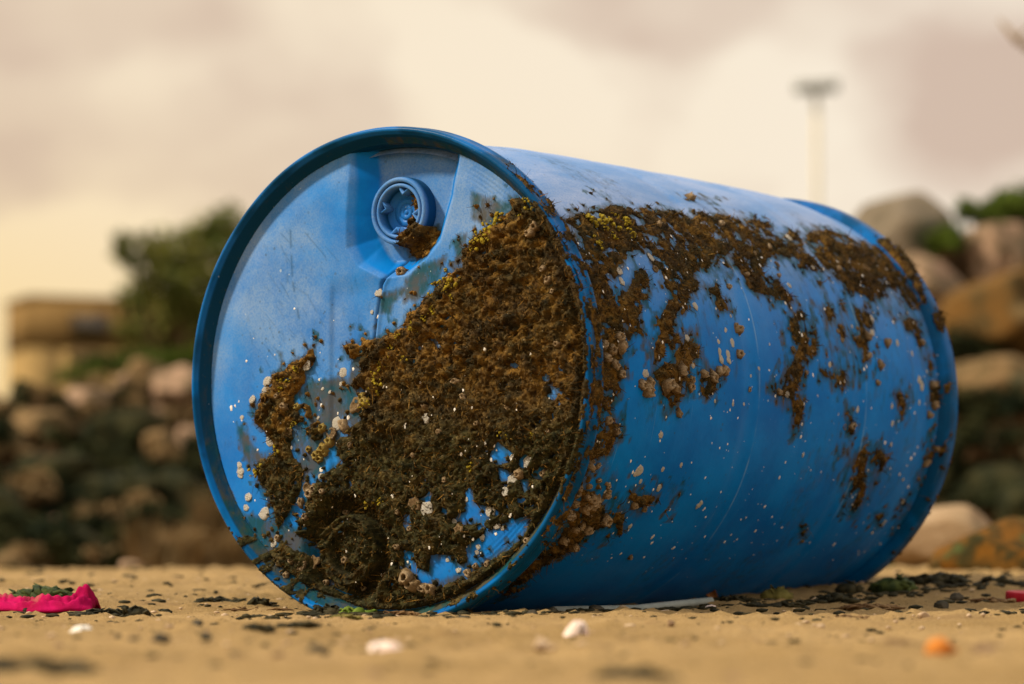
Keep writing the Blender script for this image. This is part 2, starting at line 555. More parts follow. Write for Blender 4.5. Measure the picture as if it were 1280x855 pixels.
M_WALL = two_tone('ochre_plaster', (0.330, 0.215, 0.080), (0.280, 0.180, 0.066), 0.9, 0.9, 9, 0.3, 0.01)
M_BAND = two_tone('brown_cladding', (0.230, 0.138, 0.048), (0.175, 0.102, 0.034), 1.4, 0.85, 9, 0.3, 0.01)
M_ROOF = two_tone('concrete_roof', (0.190, 0.115, 0.042), (0.150, 0.088, 0.032), 1.4, 0.9, 9, 0.3, 0.01)
M_GLASS = two_tone('dark_window_glass', (0.060, 0.042, 0.020), (0.07, 0.05, 0.025), 1.0, 0.15, 3, 0.05, 0.002, spec=0.5)
M_MAST = two_tone('pale_painted_steel', (0.58, 0.50, 0.34), (0.52, 0.45, 0.30), 1.0, 0.6, 9, 0.1, 0.003)
M_LAMP = two_tone('dark_lamp_housing', (0.085, 0.085, 0.050), (0.060, 0.060, 0.036), 3.0, 0.5, 9, 0.1, 0.003)
M_LENS = two_tone('lamp_lens', (0.30, 0.29, 0.24), (0.25, 0.24, 0.20), 3.0, 0.25, 9, 0.05, 0.002, spec=0.5)

# ------------------------------------------------------------------ ground
def rise(y):
    t = np.clip((np.asarray(y, float) - 3.25) / 0.9, 0, 1)
    return 0.022 * t * t * (3 - 2 * t)


def ground_z(x, y):
    x = np.atleast_1d(np.asarray(x, float))
    y = np.atleast_1d(np.asarray(y, float))
    P = np.c_[x, y, 0 * x]
    z = rise(y)
    z = z + 0.016 * (fbm(P * 2.3, 3, 5) - 0.5) + 0.011 * (fbm(P * 11, 3, 9) - 0.5)
    z = z - 0.125 * smooth(y, 4.9, 11.5)        # the beach falls away behind a low crest
    return z


def gz(x, y):
    return float(ground_z(x, y)[0])


def axis_lines(fine0, fine1, step, far0, far1, grow=1.25):
    a = list(np.arange(fine0, fine1 + 1e-6, step))
    s = step
    while a[-1] < far1:
        s *= grow
        a.append(a[-1] + s)
    s = step
    while a[0] > far0:
        s *= grow
        a.insert(0, a[0] - s)
    return np.array(a)


def sheet(xs, ys, zf):
    X, Y = np.meshgrid(xs, ys)
    Z = zf(X.ravel(), Y.ravel())
    n, k = len(ys), len(xs)
    i, j = np.meshgrid(np.arange(n - 1), np.arange(k - 1), indexing='ij')
    a = i * k + j
    F = np.stack([a, a + 1, a + k + 1, a + k], -1).reshape(-1, 4)
    return np.c_[X.ravel(), Y.ravel(), Z], F


def sand_z(x, y):
    z = ground_z(x, y)
    P = np.c_[x, y, 0 * x]
    fine = (np.abs(x) < 1.6) & (y > 1.2) & (y < 6.5)
    d = np.zeros(len(x))
    Pf = P[fine]
    w, rid = worley(Pf[:, :2] * 26, 3)
    lump = np.clip(0.32 - w, 0, 1) * (rid > 0.55)
    # sand banked against the drum
    ex, ey = x + 0.15258, y - 3.28074
    al = ex * 0.5701 + ey * 0.8216
    ac = ex * 0.8216 - ey * 0.5701
    bank_ = np.exp(-((ac - 0.135) / 0.035) ** 2) * np.clip((al + 0.02) * 20, 0, 1) * np.clip((1.0 - al) * 10, 0, 1) + np.exp(-((al + 0.012) / 0.022) ** 2) * (np.abs(ac) < 0.2)
    d += 0.006 * bank_ * (0.4 + 1.2 * fbm(P * 14, 2, 35))
    d[fine] = 0.0095 * (fbm(Pf * 34, 3, 21) - 0.5) + 0.017 * lump + 0.0042 * (fbm(Pf * 110, 2, 31) - 0.5)
    far = np.clip((y - 30) / 60, 0, 1)
    return (z + d) * (1 - far)


xs = axis_lines(-1.25, 1.35, 0.008, -900, 900)
ys = axis_lines(1.55, 5.2, 0.008, -600, 1500)
V, F = sheet(xs, ys, sand_z)
tag(mesh_obj('sand_beach', V, F, SAND), kind='structure')


def bank_h(x, y):
    """height of the earth bank that carries the rocks, behind the beach"""
    P = np.c_[x, y, 0 * x]
    wob = 0.7 * (fbm(P * 0.55, 2, 44) - 0.5)
    left = np.clip((y - 6.9 + wob) / 2.7, 0, 1) ** 0.8 * 0.53
    right = np.clip((y - 8.5 + wob) / 1.0, 0, 1) ** 0.8 * 0.98
    w = np.clip((x - 0.1) / 0.9, 0, 1)
    w = w * w * (3 - 2 * w)
    h = left * (1 - w) + right * w
    return h + 0.10 * (fbm(P * 1.7, 3, 47) - 0.5) * np.clip(h * 5, 0, 1)


KB = 1.5


def bank_z(x, y):
    return 0.0954 + KB * (bank_z0(x / KB, y / KB) - 0.0954)


def bank_z0(x, y):
    z = bank_h(x, y)
    front = np.clip((7.4 - y) / 1.2, 0, 1)
    return z - 0.02 - 0.20 * front


xs = axis_lines(-4.2, 4.2, 0.09, -600, 600)
ys = axis_lines(9.0, 17.0, 0.09, 8.9, 1200)
V, F = sheet(xs, ys, bank_z)
tag(mesh_obj('earth_bank', V, F, M_SOIL), kind='structure')


def bz(x, y):
    return float(max(bank_z(np.array([x]), np.array([y]))[0], ground_z(x, y)[0]))


# ------------------------------------------------------------------ the drum
# outlines on the end (mm) and on the wall (mm along, 1/1000 rad around)
WELL = [(-61,266),(-61,236),(-65,191),(-64,151),(-45,129),(-8,112),(29,115),(53,129),(77,152),(95,203),(102,242),(108,330),(-63,330)]
PLUG = (0.0114,0.1921)
LOWP = (-0.0574,-0.2018)
SEAM = [(12,132),(0,121),(-10,107),(-18,66),(-26,1),(-39,-101)]
FACE_ADD = [[(199,198),(172,195),(174,180),(162,177),(147,168),(137,161),(120,155),(111,147),(106,121),(88,112),(79,108),(65,95),(55,90),(47,80),(31,72),(25,62),(10,54),(-7,47),(-25,41),(-41,48),(-42,26),(-38,4),(-59,-9),(-37,-18),(-41,-48),(-56,-66),(-76,-74),(-74,-88),(-58,-100),(-82,-108),(-102,-118),(-116,-140),(-130,-166),(-136,-183),(-125,-194),(-142,-198),(-159,-192),(-176,-206),(-200,-187),(-222,-171),(-185,-233),(-123,-288),(-5,-314),(131,-293),(229,-211),(282,-123),(303,-18),(293,71),(256,144),(229,179)],[(-110,40),(-129,24),(-147,16),(-171,7),(-174,-8),(-184,-18),(-196,-36),(-196,-51),(-181,-61),(-170,-70),(-171,-85),(-186,-95),(-200,-99),(-195,-119),(-182,-128),(-177,-143),(-167,-154),(-168,-170),(-161,-179),(-157,-166),(-146,-152),(-130,-136),(-127,-112),(-130,-100),(-135,-99),(-144,-76),(-146,-58),(-122,-52),(-131,-40),(-141,-26),(-136,-14),(-118,-2),(-123,12),(-107,19)],[(-112,-55),(-102,-53),(-97,-68),(-105,-71),(-114,-64)],[(-125,-31),(-117,-33),(-112,-46),(-119,-46)],[(-64,38),(-45,39),(-41,24),(-58,23)]]
FACE_CUT = [[(24,-201),(40,-203),(42,-222),(60,-226),(62,-207),(95,-207),(103,-216),(114,-214),(112,-197),(135,-183),(154,-174),(162,-171),(195,-162),(201,-167),(185,-190),(149,-211),(120,-225),(93,-236),(70,-243),(46,-243),(43,-230),(24,-224)],[(39,-144),(55,-139),(60,-132),(66,-136),(64,-146),(53,-144)],[(24,-162),(32,-159),(34,-174),(27,-178),(23,-172)],[(110,-132),(120,-130),(123,-147),(148,-153),(145,-166),(131,-170),(108,-172),(95,-166),(112,-151)],[(145,-93),(156,-80),(165,-85),(178,-93),(175,-102),(155,-105),(146,-100)],[(185,-100),(193,-94),(203,-98),(199,-111),(186,-109)],[(201,-116),(213,-107),(222,-111),(217,-122),(205,-121)],[(156,-108),(180,-116),(180,-124),(159,-124)],[(186,-122),(199,-122),(200,-132),(192,-137),(189,-128)],[(175,6),(180,11),(186,6),(180,2)],[(215,-9),(222,-4),(229,-9),(223,-14)],[(222,-28),(228,-25),(235,-28),(228,-33)],[(61,41),(69,41),(78,32),(72,29)],[(77,55),(85,56),(88,50),(81,49)],[(-133,-183),(-119,-191),(-100,-204),(-109,-213),(-128,-204)],[(-93,-227),(-81,-224),(-83,-234),(-92,-236)]]
FACE_FILM = [[(-228,-51),(-211,-61),(-186,-95),(-204,-109),(-223,-80)],[(-136,-14),(-118,-2),(-62,2),(-41,-45),(-76,-74),(-102,-118),(-127,-112),(-144,-76),(-146,-58),(-119,-44)],[(-13,92),(11,100),(31,106),(24,92),(8,83),(6,69),(-11,73)],[(93,153),(113,161),(113,134),(99,125)],[(23,111),(52,128),(86,135),(74,108),(40,82),(23,87)],[(-53,30),(-18,43),(-17,-120),(-52,-120),(-65,-26)],[(-222,-156),(-124,-176),(-99,-251),(-172,-233)],[(119,207),(175,189),(153,163),(119,174)]]
SIDE_ADD = [[(77,697),(99,720),(183,778),(217,771),(229,741),(215,695),(210,636),(198,566),(173,530),(147,513),(123,465),(100,383),(100,339),(116,336),(132,378),(139,415),(159,446),(170,424),(168,388),(149,319),(132,290),(121,218),(129,144),(116,168),(97,145),(85,75),(83,30),(88,-10),(75,-51),(85,-76),(74,-130),(72,-168),(94,-225),(96,-266),(82,-303),(82,-332),(72,-366),(50,-371),(32,-392),(48,-438),(58,-501),(84,-534),(104,-575),(132,-646),(118,-694),(110,-731),(107,-788),(91,-838),(83,-917),(83,-1024),(95,-1186),(47,-919),(66,-778),(68,-578),(45,-306),(34,-58),(30,157),(33,351),(33,527),(39,680)],[(247,785),(274,779),(316,803),(332,803),(350,764),(392,815),(450,833),(478,819),(508,828),(543,839),(565,816),(540,767),(555,723),(607,808),(625,783),(598,657),(620,569),(615,535),(566,552),(550,545),(531,603),(511,612),(473,583),(448,520),(448,440),(475,475),(477,418),(500,380),(510,308),(504,238),(528,242),(517,137),(487,87),(473,26),(468,-31),(482,-86),(478,-196),(460,-198),(451,-62),(423,-52),(393,-41),(426,-15),(444,66),(458,104),(482,182),(459,214),(467,291),(484,326),(465,360),(439,386),(404,384),(386,408),(388,465),(385,516),(363,501),(356,531),(339,517),(309,478),(285,477),(267,431),(265,379),(226,306),(202,263),(194,218),(207,152),(228,191),(239,124),(236,62),(216,39),(216,-16),(206,-84),(179,-136),(158,-85),(152,-19),(138,-2),(143,59),(148,114),(159,171),(152,203),(176,257),(201,320),(201,358),(188,362),(198,418),(191,479),(196,530),(193,572)],[(279,386),(314,403),(320,297),(302,285),(293,343)],[(235,19),(263,34),(285,17),(277,-29),(253,-78),(238,-54)],[(623,730),(657,812),(732,871),(780,849),(801,811),(865,880),(909,867),(930,830),(913,694),(898,598),(884,488),(856,426),(838,454),(833,488),(812,514),(783,539),(742,430),(711,422),(703,462),(676,487),(650,406),(666,371),(693,365),(694,307),(666,234),(657,155),(643,125),(642,181),(620,233),(646,258),(652,327),(655,428),(657,503),(635,565),(621,628)],[(791,358),(836,391),(857,352),(829,225),(816,292),(793,309)],[(886,403),(920,432),(909,342),(891,298),(883,357)],[(556,345),(593,373),(590,322),(561,279)],[(588,285),(603,295),(604,232),(588,218)],[(623,412),(640,420),(631,366),(617,363)],[(578,509),(594,514),(588,475),(577,480)],[(522,86),(548,53),(589,75),(587,22),(551,3),(539,43)],[(729,3),(767,-14),(748,-111),(736,-61)],[(648,-270),(659,-233),(697,-240),(726,-301),(718,-367),(677,-286),(671,-343),(688,-407),(699,-474),(694,-578),(678,-546),(681,-446),(666,-428),(658,-487),(653,-399),(641,-345)],[(761,-576),(779,-576),(798,-643),(784,-643)],[(570,-631),(590,-639),(597,-689),(584,-680)],[(142,-489),(162,-509),(195,-512),(192,-564),(171,-564)],[(128,-584),(156,-601),(167,-685),(139,-638)],[(848,64),(890,70),(883,24),(873,-37),(847,-25)],[(856,213),(871,216),(860,100),(848,98)],[(862,-291),(869,-237),(889,-208),(889,-243),(877,-294)],[(590,-76),(621,-132),(624,-214),(600,-188)]]
SIDE_CUT = [[(34,663),(67,671),(81,621),(70,521),(59,567),(45,637)],[(204,629),(234,618),(212,556),(206,597)],[(258,621),(267,598),(254,569),(253,593)],[(375,688),(398,726),(394,654),(371,650)],[(436,713),(449,713),(442,668),(430,673)],[(487,812),(499,749),(481,757)],[(516,778),(524,781),(516,712),(506,717)],[(166,90),(188,102),(186,47),(165,50)],[(490,282),(503,284),(500,237),(487,227)],[(290,615),(299,614),(294,592),(285,593)],[(207,356),(220,360),(214,337),(206,339)],[(367,555),(397,607),(383,527),(367,510)]]
SIDE_FILM = [[(158,879),(198,921),(217,875),(184,829),(149,826)],[(390,996),(469,1001),(537,996),(481,933),(399,922)],[(445,665),(476,667),(456,530),(429,501),(425,582)],[(400,415),(468,357),(484,180),(519,117),(486,-216),(377,-75),(440,137),(426,347)],[(39,680),(125,750),(105,553),(53,426)],[(532,373),(654,444),(729,382),(667,70),(579,-49),(515,-23)],[(142,116),(249,136),(246,-92),(197,-163),(131,-76)],[(788,437),(942,477),(899,68),(947,-472),(975,-864),(995,-1165),(816,-562),(839,-90),(791,201)],[(180,-430),(250,-427),(276,-613),(240,-613)],[(574,-262),(721,-212),(752,-400),(730,-652),(638,-566)],[(266,490),(393,551),(388,450),(300,388)],[(46,-388),(83,-303),(177,-576),(170,-737),(133,-780)],[(747,804),(1049,952),(916,514),(851,290),(721,340),(665,488)]]
FACE_BARNACLES = [(-181,-1,5.0,'w'),(-184,-11,4.0,'w'),(-204,-21,4.0,'w'),(-220,-43,2.5,'w'),(-118,16,5.0,'w'),(-148,-32,4.0,'t'),(-144,-61,4.0,'r'),(-175,-72,5.0,'w'),(-67,6,4.0,'w'),(-76,-53,6.0,'w'),(-66,-56,6.0,'t'),(-84,-65,7.0,'r'),(-96,-59,5.0,'y'),(-223,-100,4.0,'w'),(-222,-107,5.0,'w'),(-223,-112,4.0,'w'),(-210,-138,5.0,'w'),(-214,-151,3.5,'w'),(-184,-159,7.0,'w'),(-171,-194,4.0,'w'),(-119,-127,5.0,'r'),(-112,-135,6.0,'t'),(-107,-129,5.0,'t'),(-128,-146,5.0,'t'),(-117,-163,4.0,'t'),(-163,-187,4.0,'t'),(-141,-215,4.0,'t'),(-115,-216,6.0,'r'),(-125,-220,5.0,'r'),(-161,-218,4.0,'t'),(-89,-133,3.0,'t'),(-99,-115,3.0,'w'),(-16,98,4.0,'w'),(-26,76,2.0,'w'),(17,120,6.0,'t'),(-47,-33,8.0,'r'),(-39,-23,5.0,'y'),(-27,-30,5.0,'y'),(58,-51,4.5,'w'),(111,-28,4.0,'t'),(57,-36,4.0,'t'),(101,-10,4.5,'t'),(43,-149,6.0,'r'),(60,-154,7.0,'w'),(34,-177,3.0,'t'),(18,-197,4.0,'t'),(33,-233,9.0,'t'),(41,-240,7.0,'t'),(53,-245,6.0,'t'),(65,-246,6.0,'t'),(108,-178,5.0,'r'),(94,-170,4.0,'w'),(134,-186,3.5,'w'),(129,-197,3.0,'w'),(101,-223,3.0,'w'),(146,-156,6.0,'w'),(198,-102,6.0,'w'),(175,-123,6.0,'w'),(191,-116,5.0,'t'),(218,-115,4.0,'t'),(170,-135,4.0,'w'),(155,-173,3.5,'w'),(180,-97,3.0,'w'),(196,-190,4.0,'t'),(146,-228,5.0,'r'),(115,-228,5.0,'t'),(124,-219,4.0,'t'),(142,-216,4.0,'t'),(-117,-83,4.0,'y'),(-106,-91,6.0,'y'),(-101,-94,5.0,'y'),(-94,-82,6.0,'y'),(-86,-75,5.0,'y'),(-91,-87,4.0,'y'),(-99,-87,5.0,'y'),(162,-176,2.5,'w'),(127,-203,2.5,'w'),(112,-144,2.5,'w'),(86,-212,2.0,'w'),(-71,-7,2.0,'w'),(-103,-46,2.0,'w'),(-86,-16,2.0,'w'),(-96,-12,2.0,'w'),(-53,-79,3.0,'t'),(-159,-19,3.0,'t'),(-174,-11,3.0,'t'),(-189,-17,3.0,'t'),(-134,-32,4.0,'y'),(-185,-109,3.0,'y'),(-76,-157,4.0,'t'),(-94,-176,4.0,'t'),(-70,-213,4.0,'t'),(-17,-231,4.0,'t'),(-52,-245,4.0,'t'),(-102,-241,4.0,'t'),(-148,-232,4.0,'t'),(18,-157,3.0,'t'),(41,-93,3.0,'t'),(86,-67,3.0,'t'),(131,-58,3.0,'t'),(175,-41,3.0,'t'),(229,-69,3.0,'t'),(86,-121,3.0,'t'),(240,28,4.0,'t'),(229,100,4.0,'t'),(223,113,4.0,'t'),(235,87,3.0,'t'),(210,160,6.0,'t'),(206,154,5.0,'t')]
SIDE_BARNACLES = [(129,-66,9.3,'t'),(120,-46,6.2,'t'),(135,-37,6.2,'t'),(127,-4,4.1,'w'),(165,-46,8.2,'t'),(175,-54,6.2,'t'),(194,23,7.2,'t'),(218,-41,6.2,'t'),(219,-18,5.2,'t'),(278,26,7.2,'t'),(291,35,6.2,'t'),(264,8,7.2,'t'),(244,14,6.2,'t'),(223,47,4.1,'w'),(196,-150,5.2,'t'),(168,-243,4.1,'w'),(248,297,5.2,'w'),(214,156,3.1,'w'),(283,152,3.1,'w'),(284,109,4.1,'w'),(286,80,5.2,'w'),(302,103,4.1,'w'),(303,83,4.1,'w'),(314,155,4.1,'w'),(68,-206,5.2,'t'),(84,-245,5.2,'t'),(80,95,6.2,'t'),(71,25,6.2,'t'),(81,-11,5.2,'t'),(66,80,6.2,'t'),(53,99,5.2,'t'),(55,53,6.2,'t'),(80,136,6.2,'t'),(332,213,6.2,'t'),(330,229,4.1,'t'),(327,107,6.2,'t'),(316,148,3.1,'w'),(305,204,3.1,'w'),(461,152,4.6,'r'),(437,-44,3.1,'w'),(419,-36,4.1,'t'),(550,104,4.1,'w'),(626,-82,3.6,'w'),(570,-110,3.1,'w'),(610,-158,6.2,'t'),(593,-167,4.1,'r'),(353,-35,3.1,'t'),(370,738,3.6,'w'),(415,758,5.2,'t'),(579,737,3.6,'w'),(341,406,4.1,'t'),(498,454,3.6,'w'),(693,338,4.6,'w'),(684,271,4.6,'w'),(663,248,6.2,'t'),(719,229,6.2,'t'),(751,235,3.6,'w'),(655,154,5.2,'t'),(688,124,6.2,'t'),(677,42,4.1,'t'),(792,194,3.1,'w'),(802,79,4.6,'w'),(812,48,5.2,'w'),(808,62,4.1,'w'),(802,-31,3.1,'w'),(855,61,6.2,'t'),(892,63,5.2,'t'),(864,-38,6.2,'t'),(843,-82,6.2,'t'),(831,255,5.2,'t'),(904,206,2.6,'w'),(842,123,2.1,'w'),(723,-135,3.1,'w'),(719,-60,2.6,'w'),(893,-216,5.2,'t'),(882,-244,5.2,'t'),(863,-326,5.2,'t'),(871,-314,4.1,'t'),(924,-440,2.1,'w'),(836,-519,3.1,'w'),(805,-638,2.6,'w'),(806,-620,2.6,'w'),(502,-296,2.6,'w'),(410,942,7.2,'t'),(895,1050,4.1,'t'),(669,792,5.2,'r'),(758,765,3.1,'t'),(748,620,6.2,'r'),(656,580,4.1,'t'),(582,561,3.1,'w'),(145,-398,5.2,'w'),(141,-415,3.1,'w'),(198,-467,4.1,'w'),(157,-446,2.6,'w'),(191,-388,2.6,'w'),(226,-365,3.1,'w'),(181,-654,3.1,'w'),(228,-816,3.1,'t'),(163,-553,4.1,'t'),(188,-568,4.1,'t'),(37,-431,6.2,'t'),(47,-455,5.2,'t'),(79,-581,8.2,'t'),(92,-552,7.2,'t'),(81,-541,6.2,'t'),(123,-630,7.2,'t'),(105,-686,7.2,'t'),(60,-578,6.2,'t'),(102,-779,6.2,'t'),(44,-654,7.2,'t'),(482,497,3.1,'t'),(494,642,4.1,'t'),(494,559,4.1,'r'),(442,588,3.1,'t'),(247,681,4.1,'t'),(190,505,4.1,'w'),(187,448,4.1,'r'),(112,425,4.1,'w'),(112,380,4.1,'w'),(324,270,2.1,'w'),(404,165,1.9,'w'),(356,22,1.9,'w'),(373,55,1.9,'w'),(608,168,2.1,'w'),(572,143,2.1,'w'),(609,89,2.1,'w'),(635,291,2.6,'w'),(501,148,2.1,'t'),(547,-43,2.1,'w'),(589,-9,2.1,'w'),(516,-40,2.1,'w'),(393,471,3.1,'t'),(488,56,3.1,'t'),(592,215,3.1,'t'),(586,254,3.1,'t'),(313,-100,2.1,'w'),(272,-92,2.1,'w'),(102,-469,2.1,'w'),(101,-504,2.1,'w'),(300,-531,4.1,'w'),(298,-542,3.1,'w'),(571,-471,2.1,'w'),(797,-397,2.1,'w'),(730,-230,2.6,'w'),(339,-97,2.1,'w')]
FACE_TUFTS = [(84,120,6.0),(94,103,9.0),(91,98,7.0),(74,103,5.0),(63,91,6.0),(43,52,8.0),(38,58,5.0),(-7,15,8.0),(59,66,4.0),(108,107,4.0),(162,175,7.0),(148,164,7.0),(145,154,6.0),(183,175,6.0),(131,150,6.0),(136,158,5.0),(-11,11,9.0),(-6,16,6.0),(-13,-9,8.0),(-9,-19,6.0),(-15,1,5.0),(24,20,5.0),(-28,-32,6.0),(-167,-31,6.0),(-161,-86,6.0),(-147,-1,6.0),(-158,1,5.0),(-137,-53,5.0),(-190,-108,5.0),(-135,2,4.0),(-155,-9,4.0),(-130,12,4.0),(6,35,4.0),(17,46,4.0),(97,87,4.0),(69,76,4.0),(142,150,4.0),(125,142,4.0),(202,192,5.0),(206,184,4.0),(176,-73,3.0),(164,-68,3.0),(210,-73,3.0),(120,-108,4.0),(-5,-146,5.0),(-29,-148,4.0)]
SIDE_TUFTS = [(104,665,7.2),(112,660,6.2),(134,682,8.2),(146,683,6.2),(169,715,4.1),(177,683,6.2),(178,661,5.2),(122,623,4.1),(171,604,5.2),(96,549,4.1),(129,581,4.1),(150,629,4.1)]


RZ = R_(-34.759)
DX, DY = -0.15258, 3.28074          # centre of the front rim, on the ground
AXIS_Z = 0.2732
L = 0.9146
drum = empty('plastic_drum', (DX, DY, 0.0), RZ)
tag(drum, 'blue plastic drum lying on its side on the sand, crusted with algae and barnacles', 'drum')
UP = Vector((0, 0, AXIS_Z))


def ring_depth(r):
    xp = [0.2690, 0.2715, 0.2730, 0.2820, 0.2838, 0.2855, 0.2872, 0.2888, 0.2898]
    yp = [0.0165, 0.0160, 0.0148, 0.0030, 0.0006, 0.0000, 0.0004, 0.0022, 0.0060]
    return np.interp(r, xp, yp)


def line_dist(path, u, v):
    d = np.full(u.shape, 1e9)
    for (a, b) in zip(path[:-1], path[1:]):
        ex, ey = b[0] - a[0], b[1] - a[1]
        t = np.clip(((u - a[0]) * ex + (v - a[1]) * ey) / (ex * ex + ey * ey), 0, 1)
        d = np.minimum(d, np.hypot(u - a[0] - t * ex, v - a[1] - t * ey))
    return d


def seam_u(v):
    P = np.array(SEAM[::-1], float)
    return np.interp(v, P[:, 1], P[:, 0])


def head_depth(u, v, plugs=False):
    """depth (m) of the moulded end behind the rim plane, at face coordinates in mm"""
    r = np.hypot(u, v)
    d = np.full(u.shape, 0.0150)
    d = d + 0.0025 * smooth(r, 235, 266)                                   # fall towards the rim wall
    rr = np.clip((r - 232) / 34, 0, 1)
    d = d - (0.0 if plugs else 0.00055) * np.sin(rr * 7 * 2 * math.pi) * ((r > 232) & (r < 266)) * smooth(r, 240, 248) * smooth(u, 90, 160)   # concentric mould rings
    ch = smooth(u, -88, -80) * (1 - smooth(u, seam_u(v) - 3, seam_u(v) + 1)) * smooth(v, -150, -120) * (1 - smooth(v, 95, 125))
    d = d + 0.0026 * ch                                                    # flat band beside the seam
    s = sdf(WELL, u, v)
    w = 24 + 16 * smooth(-u, 0, 30) * smooth(v, 120, 160)
    t = np.clip(s / w, 0, 1)
    t = np.clip(t * 1.12 - 0.06, 0, 1) * 0.85 + 0.15 * smooth(t, 0, 1)
    d = d + 0.024 * np.where(s > 0, t, 0)
    lr = np.hypot(u - LOWP[0] * 1000, v - LOWP[1] * 1000)
    d = d + 0.026 * (1 - smooth(lr, 46, 72))
    sd_ = line_dist(SEAM, u, v)
    d = d + 0.0055 * np.exp(-(sd_ / 2.3) ** 2) - 0.0020 * np.exp(-((line_dist([(a + 5, b) for a, b in SEAM], u, v)) / 2.6) ** 2)
    d = d + 0.0012 * (fbm(np.c_[u.ravel(), v.ravel(), 0 * u.ravel()] / 90, 2, 71).reshape(u.shape) - 0.5)
    if plugs:
        for (pu, pv) in (PLUG, LOWP):
            q = np.hypot(u - pu * 1000, v - pv * 1000)
            pd = np.interp(q, [0, 8, 9, 17, 18, 27, 28.5, 33, 34, 39.2, 41.8, 45], [.030, .030, .031, .031, .034, .034, .020, .020, .023, .018, .022, .08])
            d = np.minimum(d, pd)
        rk = r / 1000
        d = np.where(rk > 0.2714, ring_depth(rk), d)
    return d


# moulded end panel (a height field on a disc)
st = 0.0016
g = np.arange(-0.2752, 0.27521, st)
U, Vv = np.meshgrid(g, g)
um, vm = U.ravel() * 1000, Vv.ravel() * 1000
dep = head_depth(um, vm)
k = len(g)
rr = np.hypot(U, Vv)
ii, jj = np.meshgrid(np.arange(k - 1), np.arange(k - 1), indexing='ij')
a = ii * k + jj
ok = (np.maximum.reduce([rr[:-1, :-1], rr[1:, :-1], rr[:-1, 1:], rr[1:, 1:]]) < 0.2742)
F = np.stack([a, a + 1, a + k + 1, a + k], -1)[ok].reshape(-1, 4)


def compact(V, F, attrs):
    used = np.zeros(len(V), bool)
    used[F.ravel()] = True
    idx = np.cumsum(used) - 1
    return V[used], idx[F], {k_: v[used] for k_, v in attrs.items()}


def union(polys, x, y):
    m = np.full(x.shape, -999.0)
    for p in polys:
        m = np.maximum(m, sdf(p, x, y))
    return m


def r_mask(u, v):
    return np.hypot(u, v) < 262


def crust_mask_face(u, v):
    m = union(FACE_ADD, u, v)
    c = union(FACE_CUT, u, v)
    P = np.c_[u, v, 0 * u]
    n1 = fbm(P / 17, 3, 101) - 0.5
    n2 = fbm(P / 5, 3, 111) - 0.5
    m = m + 11 * n1 + 7 * n2
    m = np.minimum(m, -(c + 2.5 * n2 + 1.5 * n1))
    # crumbs of crust scattered where there is film
    # thin places where the plastic shows through
    n7 = fbm(P / 8, 3, 121)
    m = np.where(r_mask(u, v), np.minimum(m, 46 * (0.685 - n7) + 0.12 * np.maximum(m, 0)), m)
    film = union(FACE_FILM, u, v)
    w, rid = worley(P[:, :2] / 9.0, 113)
    near = np.maximum(smooth(film, -6, 8), smooth(m, -26, -4))
    spot = (0.10 + 0.30 * rid) * near - w
    m = np.maximum(m, np.where((rid > 0.74) & (near > 0.1), (spot - 0.10 + 0.5 * n2) * 9.0, -99))
    # growth on the bung and round its foot
    q = np.hypot(u - PLUG[0] * 1000 - 24, v - PLUG[1] * 1000 + 36)
    m = np.maximum(m, 24 - q + 16 * n1 + 12 * n2 - 3)
    q2 = line_dist([(22, 172), (31, 190), (27, 212)], u, v)
    m = np.maximum(m, 5.0 - q2 + 9 * n2 + 8 * n1)
    # the lower bung is grown over
    q3 = np.hypot(u - LOWP[0] * 1000, v - LOWP[1] * 1000)
    m = np.maximum(m, 0.45 * (50 - q3) + 7 * n1 + 4 * n2)
    # the rim: caked on the right, dirty at the foot of the left
    r = np.hypot(u, v)
    th = np.degrees(np.arctan2(v, u))
    cake = smooth(th, -36, -22) * (1 - smooth(th, 40, 47)) * 0.95 + 0.45 * (1 - smooth(np.abs(th + 60), 12, 30)) + 0.62 * (1 - smooth(np.abs(th + 122), 14, 38)) + 0.10
    lip = 18 * (fbm(P / 9, 4, 131, 0.6) - 0.98 + 0.56 * cake) + 6 * n2
    lip = np.where(r > 287.5, lip - 4, lip)
    m = np.where(r > 270, lip, m)
    return m


def crumb_height(P2, m, thick, seed):
    P = np.c_[P2, 0 * P2[:, :1]]
    wp = P + 2.5 * np.c_[vnoise(P / 5, seed) - 0.5, vnoise(P / 5, seed + 1) - 0.5, 0 * P[:, 0]]
    b1 = np.abs(2 * fbm(wp / 15, 3, seed + 2) - 1) * 2.2
    b2 = np.abs(2 * fbm(np.c_[wp[:, 0] / 6.0 + wp[:, 1] / 11, wp[:, 1] / 8.0, 0 * wp[:, 0]], 3, seed + 5) - 1) * 2.2
    b3 = np.abs(2 * vnoise(np.c_[wp[:, 0] / 2.6, wp[:, 1] / 3.6 - wp[:, 0] / 6, 0 * wp[:, 0]], seed + 6) - 1)
    n0 = fbm(P / 30, 3, seed + 7)
    n3 = fbm(P / 2.2, 2, seed + 9) - 0.5
    e = np.sqrt(np.clip(m / 9.0, 0, 1))
    n5 = np.clip(fbm(P / 20, 3, seed + 13) - 0.45, 0, 1)
    h = e * (18 * n5 * min(1.0, thick / 5.5) + thick * (0.1 + 1.2 * n0) + (6.0 if thick > 4 else 2.2) * b1 * (0.2 + n0) + (2.6 if thick > 4 else 1.7) * b2 * (0.4 + n0) + 1.5 * b3 + 2.2 * n3)
    return np.where(m > 0, np.maximum(h, 0.25), -1.5)


